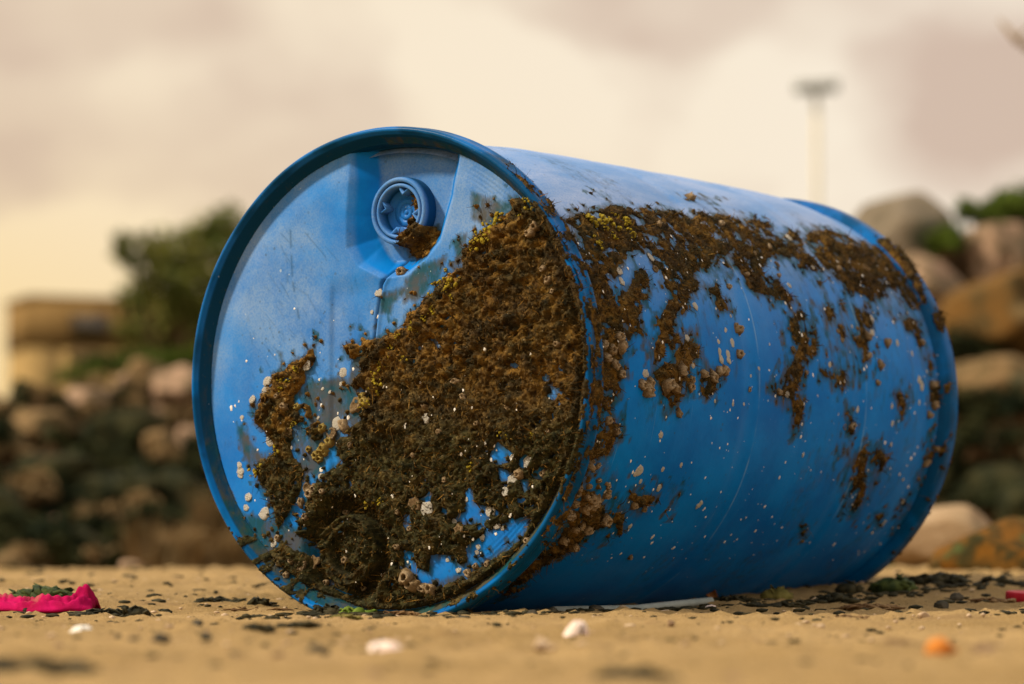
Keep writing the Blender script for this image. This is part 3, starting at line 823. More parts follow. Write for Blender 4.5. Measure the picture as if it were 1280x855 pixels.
head_film_src = crust_mask_face(um, vm)
film = np.maximum(np.maximum(smooth(union(FACE_FILM, um, vm), -14, 6), 0.22 + 0.30 * smooth(fbm(np.c_[um, vm, 0 * um] / 60, 4, 68), 0.42, 0.66)), 0.95 * smooth(head_film_src, -22, 2))
plate = 1 - smooth(dep, 0.0185, 0.023)
dust_sheen_u = plate * (0.14 + 0.80 * smooth(vm, -120, 90) * (0.55 + 0.9 * smooth(fbm(np.c_[um, vm, 0 * um] / 70, 3, 69), 0.3, 0.7))) * (1 - 0.5 * smooth(um, -70, -45) * (1 - smooth(um, -40, -20)))  # dust haze, strengthened upward to paint in the panel's highlight
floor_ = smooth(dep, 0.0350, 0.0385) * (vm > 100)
dust_sheen_u = np.maximum(dust_sheen_u, 0.9 * floor_)
scr = 0.85 * np.exp(-(line_dist(SEAM, um, vm) / 2.0) ** 2)
rng = random.Random(4)
scratches = [([(-146, 178), (-143, 120), (-130, 60), (-118, 32)], 1.6, 0.8), ([(-153, 150), (-150, 118)], 2.2, 0.6),
             ([(-143, 112), (-120, 100), (-95, 62)], 1.2, 0.4)]
for q in range(26):
    x0, y0 = rng.uniform(-190, -95), rng.uniform(40, 190)
    l_ = rng.uniform(14, 45)
    an = R_(rng.uniform(-62, -38))
    scratches.append(([(x0, y0), (x0 + l_ * math.cos(an), y0 + l_ * math.sin(an))], 0.9, rng.uniform(0.25, 0.55)))
for q in range(16):
    x0, y0 = rng.uniform(-215, -150), rng.uniform(-60, 90)
    scratches.append(([(x0, y0), (x0 + rng.uniform(6, 18), y0 - rng.uniform(8, 30))], 1.0, rng.uniform(0.2, 0.5)))
for path, wd, st_ in scratches:
    scr = np.maximum(scr, 0.62 * st_ * np.exp(-(line_dist(path, um, vm) / wd) ** 2) * smooth(fbm(np.c_[um, vm, 0 * um] / 11, 2, 91), 0.30, 0.55))
Vh = np.c_[U.ravel(), dep, Vv.ravel()]
V2, F2, A2 = compact(Vh, F[:, ::-1], {'film': film, 'dust_sheen': dust_sheen_u, 'scuff_shade': scr})
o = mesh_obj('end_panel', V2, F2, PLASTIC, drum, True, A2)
o.location = UP


def lathe_attrs(V, kind):
    th = np.arctan2(V[:, 2], V[:, 0])
    y = V[:, 1] * 1000
    arc = th * 1000
    out = {}
    if kind == 'body':
        fm = union(SIDE_FILM, y, arc / 1.0)
        out['film'] = np.maximum(np.maximum(smooth(fm, -45, 40) * 0.80, 0.30 + 0.36 * smooth(fbm(V * 13, 4, 66), 0.40, 0.66)), 0.95 * smooth(side_mask(y, arc), -26, 2))
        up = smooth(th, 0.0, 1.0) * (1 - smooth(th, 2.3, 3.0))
        out['dust_sheen'] = np.clip(2.3 * up ** 1.35 * (0.7 + 0.6 * fbm(V * 9, 3, 88)), 0, 2.2)  # chalking plus painted sky sheen, both growing towards the top
        s1 = np.exp(-((y - 381) / 1.6) ** 2) + np.exp(-((y - 660) / 1.6) ** 2)
        out['scuff_shade'] = 0 * s1
    elif kind == 'chime':
        out['film'] = 0.55 * smooth(fbm(np.c_[V * 30], 3, 12), 0.45, 0.7) * (0.4 + 0.6 * (np.cos(th + 0.6) > -0.2))
        rad_ = np.hypot(V[:, 0], V[:, 2])
        inner = smooth(-rad_, -0.2825, -0.2795) * (V[:, 1] < 0.03)
        out['film'] = np.maximum(out['film'], inner * (0.55 + 0.3 * smooth(-V[:, 2], -0.05, 0.2)))
        out['film'] = np.where((V[:, 1] > 0.008) & (V[:, 1] < 0.021), out['film'] + 0.25 * (np.cos(th) > 0), out['film'])
        out['dust_sheen'] = 0.15 * smooth(th, 0.4, 1.2) + 0 * th
        out['scuff_shade'] = np.maximum(0.95 * inner, 0.40 + 0.40 * smooth(fbm(V * 24, 4, 67), 0.40, 0.62))  # inner lip darkened as painted shade, random scuffing over the whole rim
    else:
        out = {'film': 0 * th, 'dust_sheen': 0 * th + 0.3, 'scuff_shade': 0 * th}
    return out


def side_mask(y, arc):
    """crust mask on the round wall; y in mm along the axis, arc in 1/1000 rad (metric: 0.289 mm per unit)"""
    k_ = 0.289
    pol = lambda L_: [[(p[0], p[1] * k_) for p in q] for q in L_]
    a_ = arc * k_
    m = union(pol(SIDE_ADD), y, a_)
    c = union(pol(SIDE_CUT), y, a_)
    P = np.c_[y * 0.8, a_, 0 * y]
    n1 = fbm(P / 15, 3, 201) - 0.5
    n2 = fbm(P / 5, 3, 211) - 0.5
    m = m + 10 * n1 + 9 * n2
    m = np.minimum(m, -(c + 3 * n2 + 2 * n1))
    n7 = fbm(P / 9, 3, 221)
    m = np.minimum(m, 42 * (0.615 - n7) + 0.10 * np.maximum(m, 0))
    film = union(pol(SIDE_FILM), y, a_)
    rimn = fbm(np.c_[y / 9, a_ / 16, 0 * y], 4, 231, 0.6)
    m = np.where(y < 29, 22 * (rimn - 0.50 - 0.3 * smooth(np.abs(a_ - 20), 205, 260)), m)
    w, rid = worley(np.c_[y / 11.0, a_ / 13.0], 213)
    near = np.maximum(0.8 * smooth(film, -12, 12), smooth(m, -22, -3))
    spot = (0.04 + 0.28 * rid) * near - w
    return np.maximum(m, np.where((rid > 0.66) & (near > 0.1), (spot - 0.04 + 0.6 * n2) * 10.0, -99))


BODY = [(0.030, 0.2620), (0.040, 0.2700), (0.055, 0.2720), (0.075, 0.2752), (0.100, 0.2790), (0.130, 0.2822), (0.200, 0.2866), (0.290, 0.2888), (0.338, 0.2893),
        (0.346, 0.2888), (0.354, 0.2874), (0.366, 0.2874), (0.374, 0.2884), (0.380, 0.2894), (0.385, 0.2894), (0.480, 0.2900), (0.560, 0.2908), (0.622, 0.2906), (0.631, 0.2896), (0.640, 0.2886),
        (0.650, 0.2886), (0.658, 0.2900), (0.664, 0.2906), (0.740, 0.2904), (0.800, 0.2892), (0.836, 0.2862), (0.858, 0.2818), (0.874, 0.2790), (0.890, 0.2790), (0.905, 0.2800), (0.915, 0.2760)]


BODY = [(y if y < 0.08 else 0.08 + (y - 0.08) * 0.9744, r) for y, r in BODY]


def body_r(y):
    P = np.array(BODY)
    return np.interp(y, P[:, 0], P[:, 1])


V, F = lathe(resample(BODY, 0.004), 420)
n_ = np.hypot(V[:, 0], V[:, 2])
dent = 1 + (0.0030 * (fbm(V * 5.0, 2, 55) - 0.5) + 0.0012 * (fbm(V * 16.0, 2, 57) - 0.5)) / n_
V[:, 0] *= dent
V[:, 2] *= dent
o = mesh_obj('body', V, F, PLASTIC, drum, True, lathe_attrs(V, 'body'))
o.location = UP
CH = [(0.0060, 0.2898), (0.0022, 0.2888), (0.0004, 0.2872), (0.0000, 0.2855), (0.0006, 0.2838), (0.0030, 0.2820), (0.0148, 0.2730), (0.0165, 0.2712), (0.0400, 0.2680),
      (0.0400, 0.2760), (0.0330, 0.2830), (0.0290, 0.2880), (0.0262, 0.2905), (0.0225, 0.2908), (0.0195, 0.2896), (0.0150, 0.2888), (0.0105, 0.2890), (0.0080, 0.2899), (0.0060, 0.2898)]
V, F = lathe(resample(CH, 0.0012)[:-1], 480, closed=True)
V += 0.0012 * (np.c_[fbm(V * 9, 2, 61), fbm(V * 9, 2, 62), fbm(V * 9, 2, 63)] - 0.5)
o = mesh_obj('front_chime', V, F, PLASTIC, drum, True, lathe_attrs(V, 'chime'))
o.location = UP
RC = [(y - 0.0220, r) for y, r in [(0.898, 0.2790), (0.904, 0.2868), (0.911, 0.2908), (0.918, 0.2918), (0.932, 0.2918), (0.938, 0.2890), (0.938, 0.2780), (0.925, 0.2740), (0.910, 0.2740)]]
V, F = lathe(resample(RC + [RC[0]], 0.002)[:-1], 360, closed=True)
o = mesh_obj('rear_chime', V, F, PLASTIC, drum, True, lathe_attrs(V, 'chime'))
o.location = UP
V, F = lathe([(0.900, 0.2755), (0.898, 0.20), (0.897, 0.10), (0.897, 0.001)], 96)
o = mesh_obj('rear_panel', V, F, PLASTIC, drum, True, lathe_attrs(V, 'x'))
o.location = UP


# bung plugs
def bung(pu, pv, lugs):
    prof = [(0.060, 0.0405), (0.026, 0.0405), (0.0205, 0.0398), (0.0182, 0.0385), (0.0182, 0.0350), (0.0200, 0.0342), (0.0235, 0.0338), (0.0235, 0.0326), (0.0200, 0.0322), (0.0190, 0.0310), (0.0192, 0.0290),
            (0.0205, 0.0282), (0.0340, 0.0272), (0.0360, 0.0262), (0.0360, 0.0182), (0.0366, 0.0178), (0.0366, 0.0168), (0.0352, 0.0164), (0.0350, 0.0100), (0.0356, 0.0097), (0.0356, 0.0090), (0.0346, 0.0087), (0.0345, 0.0040), (0.0352, 0.0036), (0.0352, 0.0028), (0.0343, 0.0024), (0.0343, 0.0002)]
    V, F = lathe(prof, 72)
    V[:, 0] += pu
    V[:, 2] += pv
    at = {'film': 0.45 * smooth(V[:, 0] - pu - 0.5 * (V[:, 2] - pv), -0.005, 0.04), 'dust_sheen': 0.7 * (V[:, 1] < 0.0207) + 0.25, 'scuff_shade': 0.8 * (((V[:, 1] > 0.0207) & (V[:, 1] < 0.0359)) | (V[:, 1] > 0.03)) * (np.hypot(V[:, 0] - pu, V[:, 2] - pv) > 0.0265) + 0.0}  # groove and side of the plug darkened, recess shade put into the colour
    p = mesh_obj('bung_plug', V, F, PLASTIC, drum, True, at)
    p.location = UP
    if lugs:
        for an in (78, 168, 258, 348):
            a0 = R_(an)
            A = Acc()
            e = Vector((math.cos(a0), 0, math.sin(a0)))
            s = Vector((-math.sin(a0), 0, math.cos(a0)))
            c = Vector((pu, 0, pv))
            tri = [c + e * 0.0290 + s * 0.0088, c + e * 0.0185, c + e * 0.0290 - s * 0.0088]
            tri2 = [c + e * 0.0278 + s * 0.0060, c + e * 0.0212, c + e * 0.0278 - s * 0.0060]
            V = []
            for t3, y in ((tri, 0.0355), (tri, 0.0215), (tri2, 0.0215), (tri2, 0.0345)):
                V += [(t.x, y, t.z) for t in t3]
            Fs = []
            for q in range(3):
                for i in range(3):
                    Fs.append((q * 3 + i, q * 3 + (i + 1) % 3, (q + 1) * 3 + (i + 1) % 3, (q + 1) * 3 + i))
            Fs.append((9, 10, 11))
            nv = len(V)
            lg = mesh_obj('lug', V, Fs, PLASTIC, p, False, {'film': np.zeros(nv), 'dust_sheen': np.full(nv, 0.6), 'scuff_shade': np.zeros(nv)})
    return p


bung(PLUG[0], PLUG[1], True)
bung(LOWP[0], LOWP[1], False)

# crust on the end
st = 0.00105
g = np.arange(-0.2900, 0.29001, st)
U, Vv = np.meshgrid(g, g)
um, vm = U.ravel() * 1000, Vv.ravel() * 1000
rad = np.hypot(um, vm)
m = np.where(rad < 289.5, crust_mask_face(um, vm), -99.0)
h = crumb_height(np.c_[um, vm], m, 4.6, 300)
lipz = rad > 268
h = np.where(lipz & (m > 0), np.minimum(h * 0.6, 4.5), h)
base = head_depth(um, vm, True)
k = len(g)
M = m.reshape(k, k)
ok = np.maximum.reduce([M[:-1, :-1], M[1:, :-1], M[:-1, 1:], M[1:, 1:]]) > 0
ii, jj = np.meshgrid(np.arange(k - 1), np.arange(k - 1), indexing='ij')
a = ii * k + jj
F = np.stack([a, a + k, a + k + 1, a + 1], -1)[ok].reshape(-1, 4)
P3 = np.c_[um, vm, 0 * um]
jx = 0.0009 * (np.c_[vnoise(P3 / 3, 401), vnoise(P3 / 3, 402)] - 0.5)
Vc = np.c_[U.ravel() + jx[:, 0], base - h / 1000, Vv.ravel() + jx[:, 1]]
och = np.exp(-np.clip(m, 0, 99) / 13) * smooth(vm, -90, 10) * (1 - smooth(rad, 255, 268)) * smooth(fbm(P3 / 12, 3, 411), 0.32, 0.6)
och = np.maximum(och, 0.5 * smooth(fbm(P3 / 20, 3, 412), 0.58, 0.72) * smooth(vm, -140, 60))
och = np.maximum(och, 0.75 * smooth(-um, 110, 130) * smooth(fbm(P3 / 9, 3, 413), 0.45, 0.62) * smooth(vm, -120, -30))
grn = 0.05 + smooth(-vm, -10, 120) + 0.4 * smooth(fbm(P3 / 40, 2, 414), 0.45, 0.6)
Vc, F, A = compact(Vc, F, {'ochre': np.clip(och, 0, 1), 'green': np.clip(grn, 0, 1), 'inside': m})
FC = (Vc, A.pop('inside'))
o = mesh_obj('algae_crust', Vc, F, CRUST, drum, True, A)
o.location = UP
o['kind'] = 'stuff'

# crust on the round wall
ys_ = np.arange(2, 914, 1.25)
as_ = np.arange(-1250, 1000, 3.9)
Yg, Ag = np.meshgrid(ys_, as_)
yf, af = Yg.ravel(), Ag.ravel()
m = side_mask(yf, af)
h = crumb_height(np.c_[yf, af * 0.289], m, 1.9, 500)
h = np.where(m > 0, h * (0.75 + 0.5 * smooth(-af, 200, 700)), h)
rb = body_r(yf / 1000)
rb = np.where(yf < 29, np.interp(yf, [2, 6, 8, 10.5, 15, 19.5, 22.5, 26, 29], [.2886, .2896, .2897, .2888, .2886, .2894, .2906, .2903, .2880]), rb)
rb = np.where(yf > 881, 0.2918, rb)
rad = rb + h / 1000
Vc = np.c_[rad * np.cos(af / 1000), yf / 1000, rad * np.sin(af / 1000)]
nr, nc = Yg.shape
M = m.reshape(nr, nc)
ok = np.maximum.reduce([M[:-1, :-1], M[1:, :-1], M[:-1, 1:], M[1:, 1:]]) > 0
ii, jj = np.meshgrid(np.arange(nr - 1), np.arange(nc - 1), indexing='ij')
a = ii * nc + jj
F = np.stack([a, a + nc, a + nc + 1, a + 1], -1)[ok].reshape(-1, 4)
P3 = np.c_[yf, af * 0.289, 0 * af]
och = 0.55 * smooth(af, 560, 640) * smooth(fbm(P3 / 22, 3, 511), 0.48, 0.62) * smooth(yf, 260, 330)
och = np.maximum(och, 0.45 * smooth(-af, -420, -250) * smooth(fbm(P3 / 14, 3, 512), 0.42, 0.62))
och = np.maximum(och, 0.35 * smooth(fbm(P3 / 11, 3, 513), 0.52, 0.68))
grn = 0.5 * smooth(fbm(P3 / 30, 2, 514), 0.45, 0.6) + 0.35 * smooth(-af, 200, 700)
Vc, F, A = compact(Vc, F, {'ochre': np.clip(och, 0, 1), 'green': np.clip(grn, 0, 1)})
o = mesh_obj('algae_crust', Vc, F, CRUST, drum, True, A)
o.location = UP
o['kind'] = 'stuff'


# short dry fibres standing out of the crust
def fibres(Vc_, keep, outward, seed, n):
    rs = np.random.RandomState(seed)
    idx = rs.choice(np.nonzero(keep)[0], n)
    p = Vc_[idx].astype(float)
    d = 0.55 * outward(p) + rs.normal(0, 0.9, (n, 3)) + np.array([0, 0, -0.35])
    d /= np.linalg.norm(d, axis=1)[:, None]
    s = np.cross(d, rs.normal(0, 1, (n, 3)))
    s /= np.linalg.norm(s, axis=1)[:, None]
    ln = 0.0022 + 0.0085 * rs.rand(n, 1) ** 1.8
    w = rs.uniform(0.0003, 0.0008, (n, 1))
    bend = rs.normal(0, 0.35, (n, 3)) * ln
    rows = [p - s * w - d * 0.001, p + s * w - d * 0.001, p + d * ln * 0.55 + s * w * 0.8, p + d * ln * 0.55 - s * w * 0.8, p + d * ln + bend + s * w * 0.25, p + d * ln + bend - s * w * 0.25]
    V = np.stack(rows, 1).reshape(-1, 3)
    b = np.arange(n)[:, None] * 6
    F = np.concatenate([b + np.array([[0, 1, 2, 3]]), b + np.array([[3, 2, 4, 5]])])
    o_ = mesh_obj('algae_fibres', V, F, CRUST, drum, False, {'ochre': np.repeat(rs.rand(n) ** 3 * 0.9, 6), 'green': np.repeat(rs.rand(n), 6)})
    o_.location = UP
    o_['kind'] = 'stuff'


fibres(FC[0], FC[1] > 0.02, lambda p: np.tile(np.array([[0, -1.0, 0]]), (len(p), 1)), 1, 15000)
fibres(Vc, np.hypot(Vc[:, 0], Vc[:, 2]) > body_r(Vc[:, 1]) + 0.0006, lambda p: np.c_[p[:, 0], 0 * p[:, 0], p[:, 2]] / 0.289, 2, 12000)


# barnacles and lichen tufts: a few meshes shared by many parts
def barnacle_mesh(seed, kind):
    rg = random.Random(seed)
    n = 12
    if kind == 'w':      # a flat worn scar of shell
        rows = [(1.0, -0.10), (0.97, 0.14), (0.80, 0.30), (0.45, 0.40), (0.0, 0.36)]
    elif kind == 'r':    # an open ring
        rows = [(1.0, -0.10), (0.92, 0.35), (0.74, 0.42), (0.58, 0.20), (0.0, 0.06)]
    else:                # a cone with a crater
        rows = [(1.05, -0.20), (0.92, 0.22), (0.66, 0.74), (0.52, 0.98), (0.40, 0.88), (0.26, 0.25), (0.0, 0.12)]
    V, F = [], []
    wob = [(rg.uniform(0.78, 1.2) + (0.13 if k_ % 2 else -0.10)) if kind != 'w' else rg.uniform(0.80, 1.14) for k_ in range(n)]
    lean = (rg.uniform(-0.38, 0.38), rg.uniform(-0.38, 0.38))
    for (r, z) in rows:
        for k_ in range(n if r > 0 else 1):
            w = wob[k_] ** (1.0 if r > 0.5 else 0.6)
            a_ = 2 * math.pi * k_ / n
            zz = z * (rg.uniform(0.70, 1.25) if 0.1 < r < 0.97 else 1)
            V.append((r * w * math.cos(a_) + lean[0] * z, r * w * math.sin(a_) + lean[1] * z, zz))
    q = 0
    for i in range(len(rows) - 2):
        for k_ in range(n):
            F.append((q + k_, q + (k_ + 1) % n, q + n + (k_ + 1) % n, q + n + k_))
        q += n
    for k_ in range(n):
        F.append((q + k_, q + (k_ + 1) % n, q + n))
    mat = {'w': M_WHITE, 'r': M_YELB if seed % 2 else M_TAN, 't': M_TAN, 'y': M_YELB}[kind]
    o_ = mesh_obj('barnacle', V, F, mat, None, kind != 't')
    me = o_.data
    bpy.data.objects.remove(o_)
    return me


def tuft_mesh(seed):
    rg = random.Random(seed)
    Vi, Fi = ico(1)
    V, F = [], []
    for q in range(14):
        d = Vector((rg.gauss(0, 0.55), rg.gauss(0, 0.55), abs(rg.gauss(0.10, 0.22))))
        s = 0.09 + 0.30 * rg.random() ** 1.8
        b_ = len(V)
        for v in Vi:
            f_ = s * rg.uniform(0.55, 1.5)
            V.append((d.x + v[0] * f_, d.y + v[1] * f_, d.z + v[2] * f_))
        F += [tuple(b_ + int(i) for i in f) for f in Fi]
    o_ = mesh_obj('lichen_tuft', V, F, M_YEL, None, False)
    me = o_.data
    bpy.data.objects.remove(o_)
    return me


BMESH = {kd: [barnacle_mesh(10 * i + ord(kd), kd) for i in range(5)] for kd in 'wtry'}
TMESH = [tuft_mesh(i) for i in range(5)]
rb_ = random.Random(77)


def stick(name, me, pos, normal, size, tall=1.0, stretch=None):
    """a growth part on the drum, its z axis along the surface normal"""
    q = Vector(normal).to_track_quat('Z', 'Y').to_matrix().to_4x4()
    sp = Matrix.Rotation(rb_.uniform(0, 6.28), 4, 'Z')
    sc = Matrix.Diagonal((size * rb_.uniform(0.85, 1.15), size * rb_.uniform(0.85, 1.15), size * tall, 1))
    st2 = Matrix.Diagonal((*stretch, 1)) if stretch else Matrix.Identity(4)
    return link_copy(name, me, drum, Matrix.Translation(Vector(pos) + UP) @ q @ st2 @ sp @ sc)


def face_spot(u, v):
    uu, vv = np.array([float(u)]), np.array([float(v)])
    d = float(head_depth(uu, vv, True)[0])
    mm = float(crust_mask_face(uu, vv)[0]) if math.hypot(u, v) < 289 else -1
    hh = float(crumb_height(np.c_[uu, vv], np.array([mm]), 4.6, 300)[0]) if mm > 0 else 0.0
    return Vector((u / 1000, d - max(hh, 0) / 1000, v / 1000))


def side_spot(y, a_):
    uu, vv = np.array([float(y)]), np.array([float(a_)])
    mm = float(side_mask(uu, vv)[0])
    hh = float(crumb_height(np.c_[uu, vv * 0.289], np.array([mm]), 1.9, 500)[0]) if mm > 0 else 0.0
    r = float(body_r(y / 1000)) + max(hh, 0) / 1000
    if y < 32:
        r = 0.2905
    c, s = math.cos(a_ / 1000), math.sin(a_ / 1000)
    return Vector((r * c, y / 1000, r * s)), Vector((c, 0, s))


TALL = {'w': 0.5, 't': 0.85, 'r': 0.8, 'y': 0.85}
for (u, v, sz, kd) in FACE_BARNACLES:
    stick('barnacle', rb_.choice(BMESH[kd]), face_spot(u, v), (rb_.uniform(-.15, .15), -1, rb_.uniform(-.1, .25)), sz / 1000 * (1.3 if kd == 'w' else 1.2), TALL[kd])
for (y, a_, sz, kd) in SIDE_BARNACLES:
    p, nrm = side_spot(y, a_)
    stick('barnacle', rb_.choice(BMESH[kd]), p, nrm + Vector((0, rb_.uniform(-.2, .2), rb_.uniform(-.1, .2))), sz / 1000 * (1.3 if kd == 'w' else 1.1), TALL[kd] * 1.1)
for q in range(38):        # the thick cluster low on the wall, behind the rim
    y, a_ = rb_.uniform(44, 112), rb_.uniform(-760, -375)
    if y > 112 - abs(a_ + 520) * 0.12:
        y = rb_.uniform(44, 70)
    p, nrm = side_spot(y, a_)
    stick('barnacle', rb_.choice(BMESH['t']), p, nrm + Vector((0, rb_.uniform(-.3, .3), rb_.uniform(-.1, .3))), (2.2 + 6.0 * rb_.random() ** 1.6) / 1000, rb_.uniform(0.8, 1.5))
for (u, v, sz) in FACE_TUFTS:
    stick('lichen_tuft', rb_.choice(TMESH), face_spot(u, v), (rb_.uniform(-.2, .2), -1, 0.3), sz / 1000 * rb_.uniform(0.7, 1.5))
for (y, a_, sz) in SIDE_TUFTS:
    p, nrm = side_spot(y, a_)
    stick('lichen_tuft', rb_.choice(TMESH), p, nrm, sz / 1000 * 1.25)

# pale flecks of broken shell too small to pick apart
rs_ = np.random.RandomState(12)
A_V, A_F, cnt_ = [], [], 0
for q in range(620):
    a6 = np.arange(7) / 7 * 2 * math.pi
    s_ = 0.0006 + 0.0019 * rs_.rand() ** 2.5
    rr_ = s_ * rs_.uniform(0.6, 1.3, 7)
    if q < 150:
        u_, v_ = rs_.uniform(-240, 240), rs_.uniform(-250, 90)
        if math.hypot(u_, v_) > 258 or (u_ > -60 and v_ > 0 and rs_.rand() < 0.7):
            continue
        p_ = face_spot(u_, v_)
        e1, e2, nn_ = Vector((1, 0, 0)), Vector((0, 0, 1)), Vector((0, -1, 0))
    else:
        y_, a_ = rs_.uniform(40, 900), rs_.uniform(-850, 640)
        p_, nn_ = side_spot(y_, a_)
        e1 = Vector((0, 1, 0))
        e2 = nn_.cross(e1)
    ring_ = [p_ + e1 * (rr_[k_] * math.cos(a6[k_])) + e2 * (rr_[k_] * 1.3 * math.sin(a6[k_])) + nn_ * 0.00015 for k_ in range(7)]
    A_V.append([tuple(v) for v in ring_] + [tuple(p_ + nn_ * (s_ * 0.55))])
    A_F += [(cnt_ + k_, cnt_ + (k_ + 1) % 7, cnt_ + 7) for k_ in range(7)]
    cnt_ += 8
o = mesh_obj('shell_flecks', np.concatenate(A_V), A_F, M_SHELLW, drum, True)
o.location = UP
o['kind'] = 'stuff'

# ------------------------------------------------------------------ things on the sand
def pebble(name, label, cat, x, y, s, mat, seed, sub=3, sink=0.25, group=None, rough=0.35):
    Vi, Fi = ico(sub)
    s = np.array(s if hasattr(s, '__len__') else (s, s * 0.85, s * 0.7))
    n = fbm(Vi * 1.3 + seed * 7.7, 3, seed) - 0.5
    n2 = fbm(Vi * 4.2 + seed * 3.1, 3, seed + 50) - 0.5
    V = Vi * (1 + 1.1 * rough * n + 1.5 * rough * n2)[:, None]
    rg = random.Random(seed)
    for q in range(6):
        dd = np.array(Vector((rg.gauss(0, 1), rg.gauss(0, 1), rg.gauss(0, 1))).normalized()[:])
        pr = V @ dd
        lim = rg.uniform(0.5, 0.85)
        V = V - np.where(pr > lim, (pr - lim) * 0.9, 0)[:, None] * dd
    V = V * s
    rz = seed * 1.7
    c, s_ = math.cos(rz) * 0 + 1, 0
    o = mesh_obj(name, V, Fi, mat)
    o.location = (x, y, gz(x, y) + s[2] * (1 - 2 * sink) * 0.9)
    return tag(o, label, cat, group)


def seaweed(name, label, cat, x, y, lx, ly, hz, mat, seed, n=26, w=0.004, group=None, lumps=6):
    """a heap of thin bent blades and a few knobs lying on the sand"""
    rg = random.Random(seed)
    A = Acc()
    z0 = gz(x, y)
    for q in range(n):
        px, py = rg.uniform(-lx, lx) * 0.75, rg.uniform(-ly, ly)
        edge = 1 - min(1, (px / lx) ** 2)
        an = rg.gauss(0, 0.6) + (math.pi if rg.random() < 0.5 else 0)
        ln = rg.uniform(0.25, 0.6) * lx
        top = rg.uniform(0.15, 1.0) * hz * (0.35 + 0.65 * edge)
        pts = []
        lift = rg.random() < 0.25
        for t in (0, 0.25, 0.5, 0.75, 1.0):
            qx = px + (t - 0.5) * ln * math.cos(an) + rg.gauss(0, w * 0.8)
            qy = py + (t - 0.5) * ln * math.sin(an) * 0.5 + rg.gauss(0, w * 0.8)
            zz = top * (math.sin(math.pi * t) * 0.8 + 0.2) if not lift else top * (0.2 + 1.0 * t)
            pts.append((qx, qy, max(zz, w * 0.3)))
        ws = w * rg.uniform(0.5, 1.3)
        V, F = tube(pts, [ws * k_ for k_ in (0.45, 1.0, 1.1, 0.8, 0.25)], 5, 0.55)
        A.add(V, F)
    Vi, Fi = ico(2)
    for q in range(lumps):
        px, py = rg.uniform(-lx, lx) * 0.7, rg.uniform(-ly, ly) * 0.8
        edge = 1 - min(1, (px / lx) ** 2)
        s = hz * rg.uniform(0.35, 0.62) * (0.4 + 0.6 * edge)
        n_ = 1 + 0.9 * (fbm(Vi * 2.2 + q * 5.1 + seed, 3, seed + q) - 0.5)
        A.add(Vi * n_[:, None] * np.array([s * 1.5, s * 1.2, s]) + np.array([px, py, s * 0.55]), [tuple(f) for f in Fi])
    o = A.obj(name, mat, None, True)
    o.location = (x, y, z0)
    return tag(o, label, cat, group)


def shell(name, label, cat, x, y, w, d, hgt, mat, rz=0.0, tilt=0.0, group=None):
    """one valve of a ribbed bivalve, hollow, lying dome up"""
    nu, nv = 26, 9
    V, F = [], []
    for layer in (0, 1):
        for i in range(nv + 1):
            t = i / nv
            for j in range(nu + 1):
                a_ = math.pi * (j / nu - 0.5) * 1.9
                rib = 1 + 0.035 * math.cos(j * math.pi) * t
                rad = t * rib
                ex = math.sin(a_) * rad * w * (1 - 0.10 * layer * 0.3)
                ey = (math.cos(a_) * rad * 1.0 - 0.35) * d
                zz = hgt * (1 - ((t - 0.25) / 0.75) ** 2 if t > 0.25 else 1 - 0.3 * (1 - t / 0.25)) - 0.0014 * layer
                V.append((ex, ey, zz + 0.0008 * math.cos(j * math.pi) * t))
    k_ = nu + 1
    off = (nv + 1) * k_
    for i in range(nv):
        for j in range(nu):
            q = i * k_ + j
            F.append((q, q + 1, q + k_ + 1, q + k_))
            F.append((off + q, off + q + k_, off + q + k_ + 1, off + q + 1))
    for j in range(nu):
        q = nv * k_ + j
        F.append((q, q + 1, off + q + 1, off + q))
    o = mesh_obj(name, V, F, mat)
    o.location = (x, y, gz(x, y) - 0.002)
    o.rotation_euler = (tilt, 0, rz)
    return tag(o, label, cat, group)


def leaf(name, label, x, y, ln, wd, mat, rot, curl=0.5):
    V, F = [], []
    n, k_ = 10, 5
    for layer in (0, 1):
        for i in range(n + 1):
            t = i / n
            ww = wd * math.sin(math.pi * min(1, t * 0.96 + 0.03)) ** 0.8
            for j in range(k_):
                s = j / (k_ - 1) - 0.5
                V.append((t * ln, s * 2 * ww, curl * ln * (t - 0.5) ** 2 + abs(s) * ww * 0.9 + 0.0012 * layer + 0.0008 * math.sin(9 * t)))
    off = (n + 1) * k_
    for i in range(n):
        for j in range(k_ - 1):
            q = i * k_ + j
            F.append((q, q + k_, q + k_ + 1, q + 1))
            F.append((off + q, off + q + 1, off + q + k_ + 1, off + q + k_))
    rim = [i * k_ for i in range(n + 1)] + [n * k_ + j for j in range(1, k_)] + [i * k_ + k_ - 1 for i in range(n - 1, -1, -1)] + [j for j in range(k_ - 2, 0, -1)]
    for a_, b_ in zip(rim, rim[1:] + rim[:1]):
        F.append((a_, b_, off + b_, off + a_))
    o = mesh_obj(name, V, F, mat)
    o.rotation_euler = rot
    m3 = Matrix.Rotation(rot[2], 3, 'Z') @ Matrix.Rotation(rot[1], 3, 'Y') @ Matrix.Rotation(rot[0], 3, 'X')
    low = min((m3 @ Vector(v)).z for v in V)
    o.location = (x, y, gz(x, y) - low - 0.001)
    return tag(o, label, 'leaf')


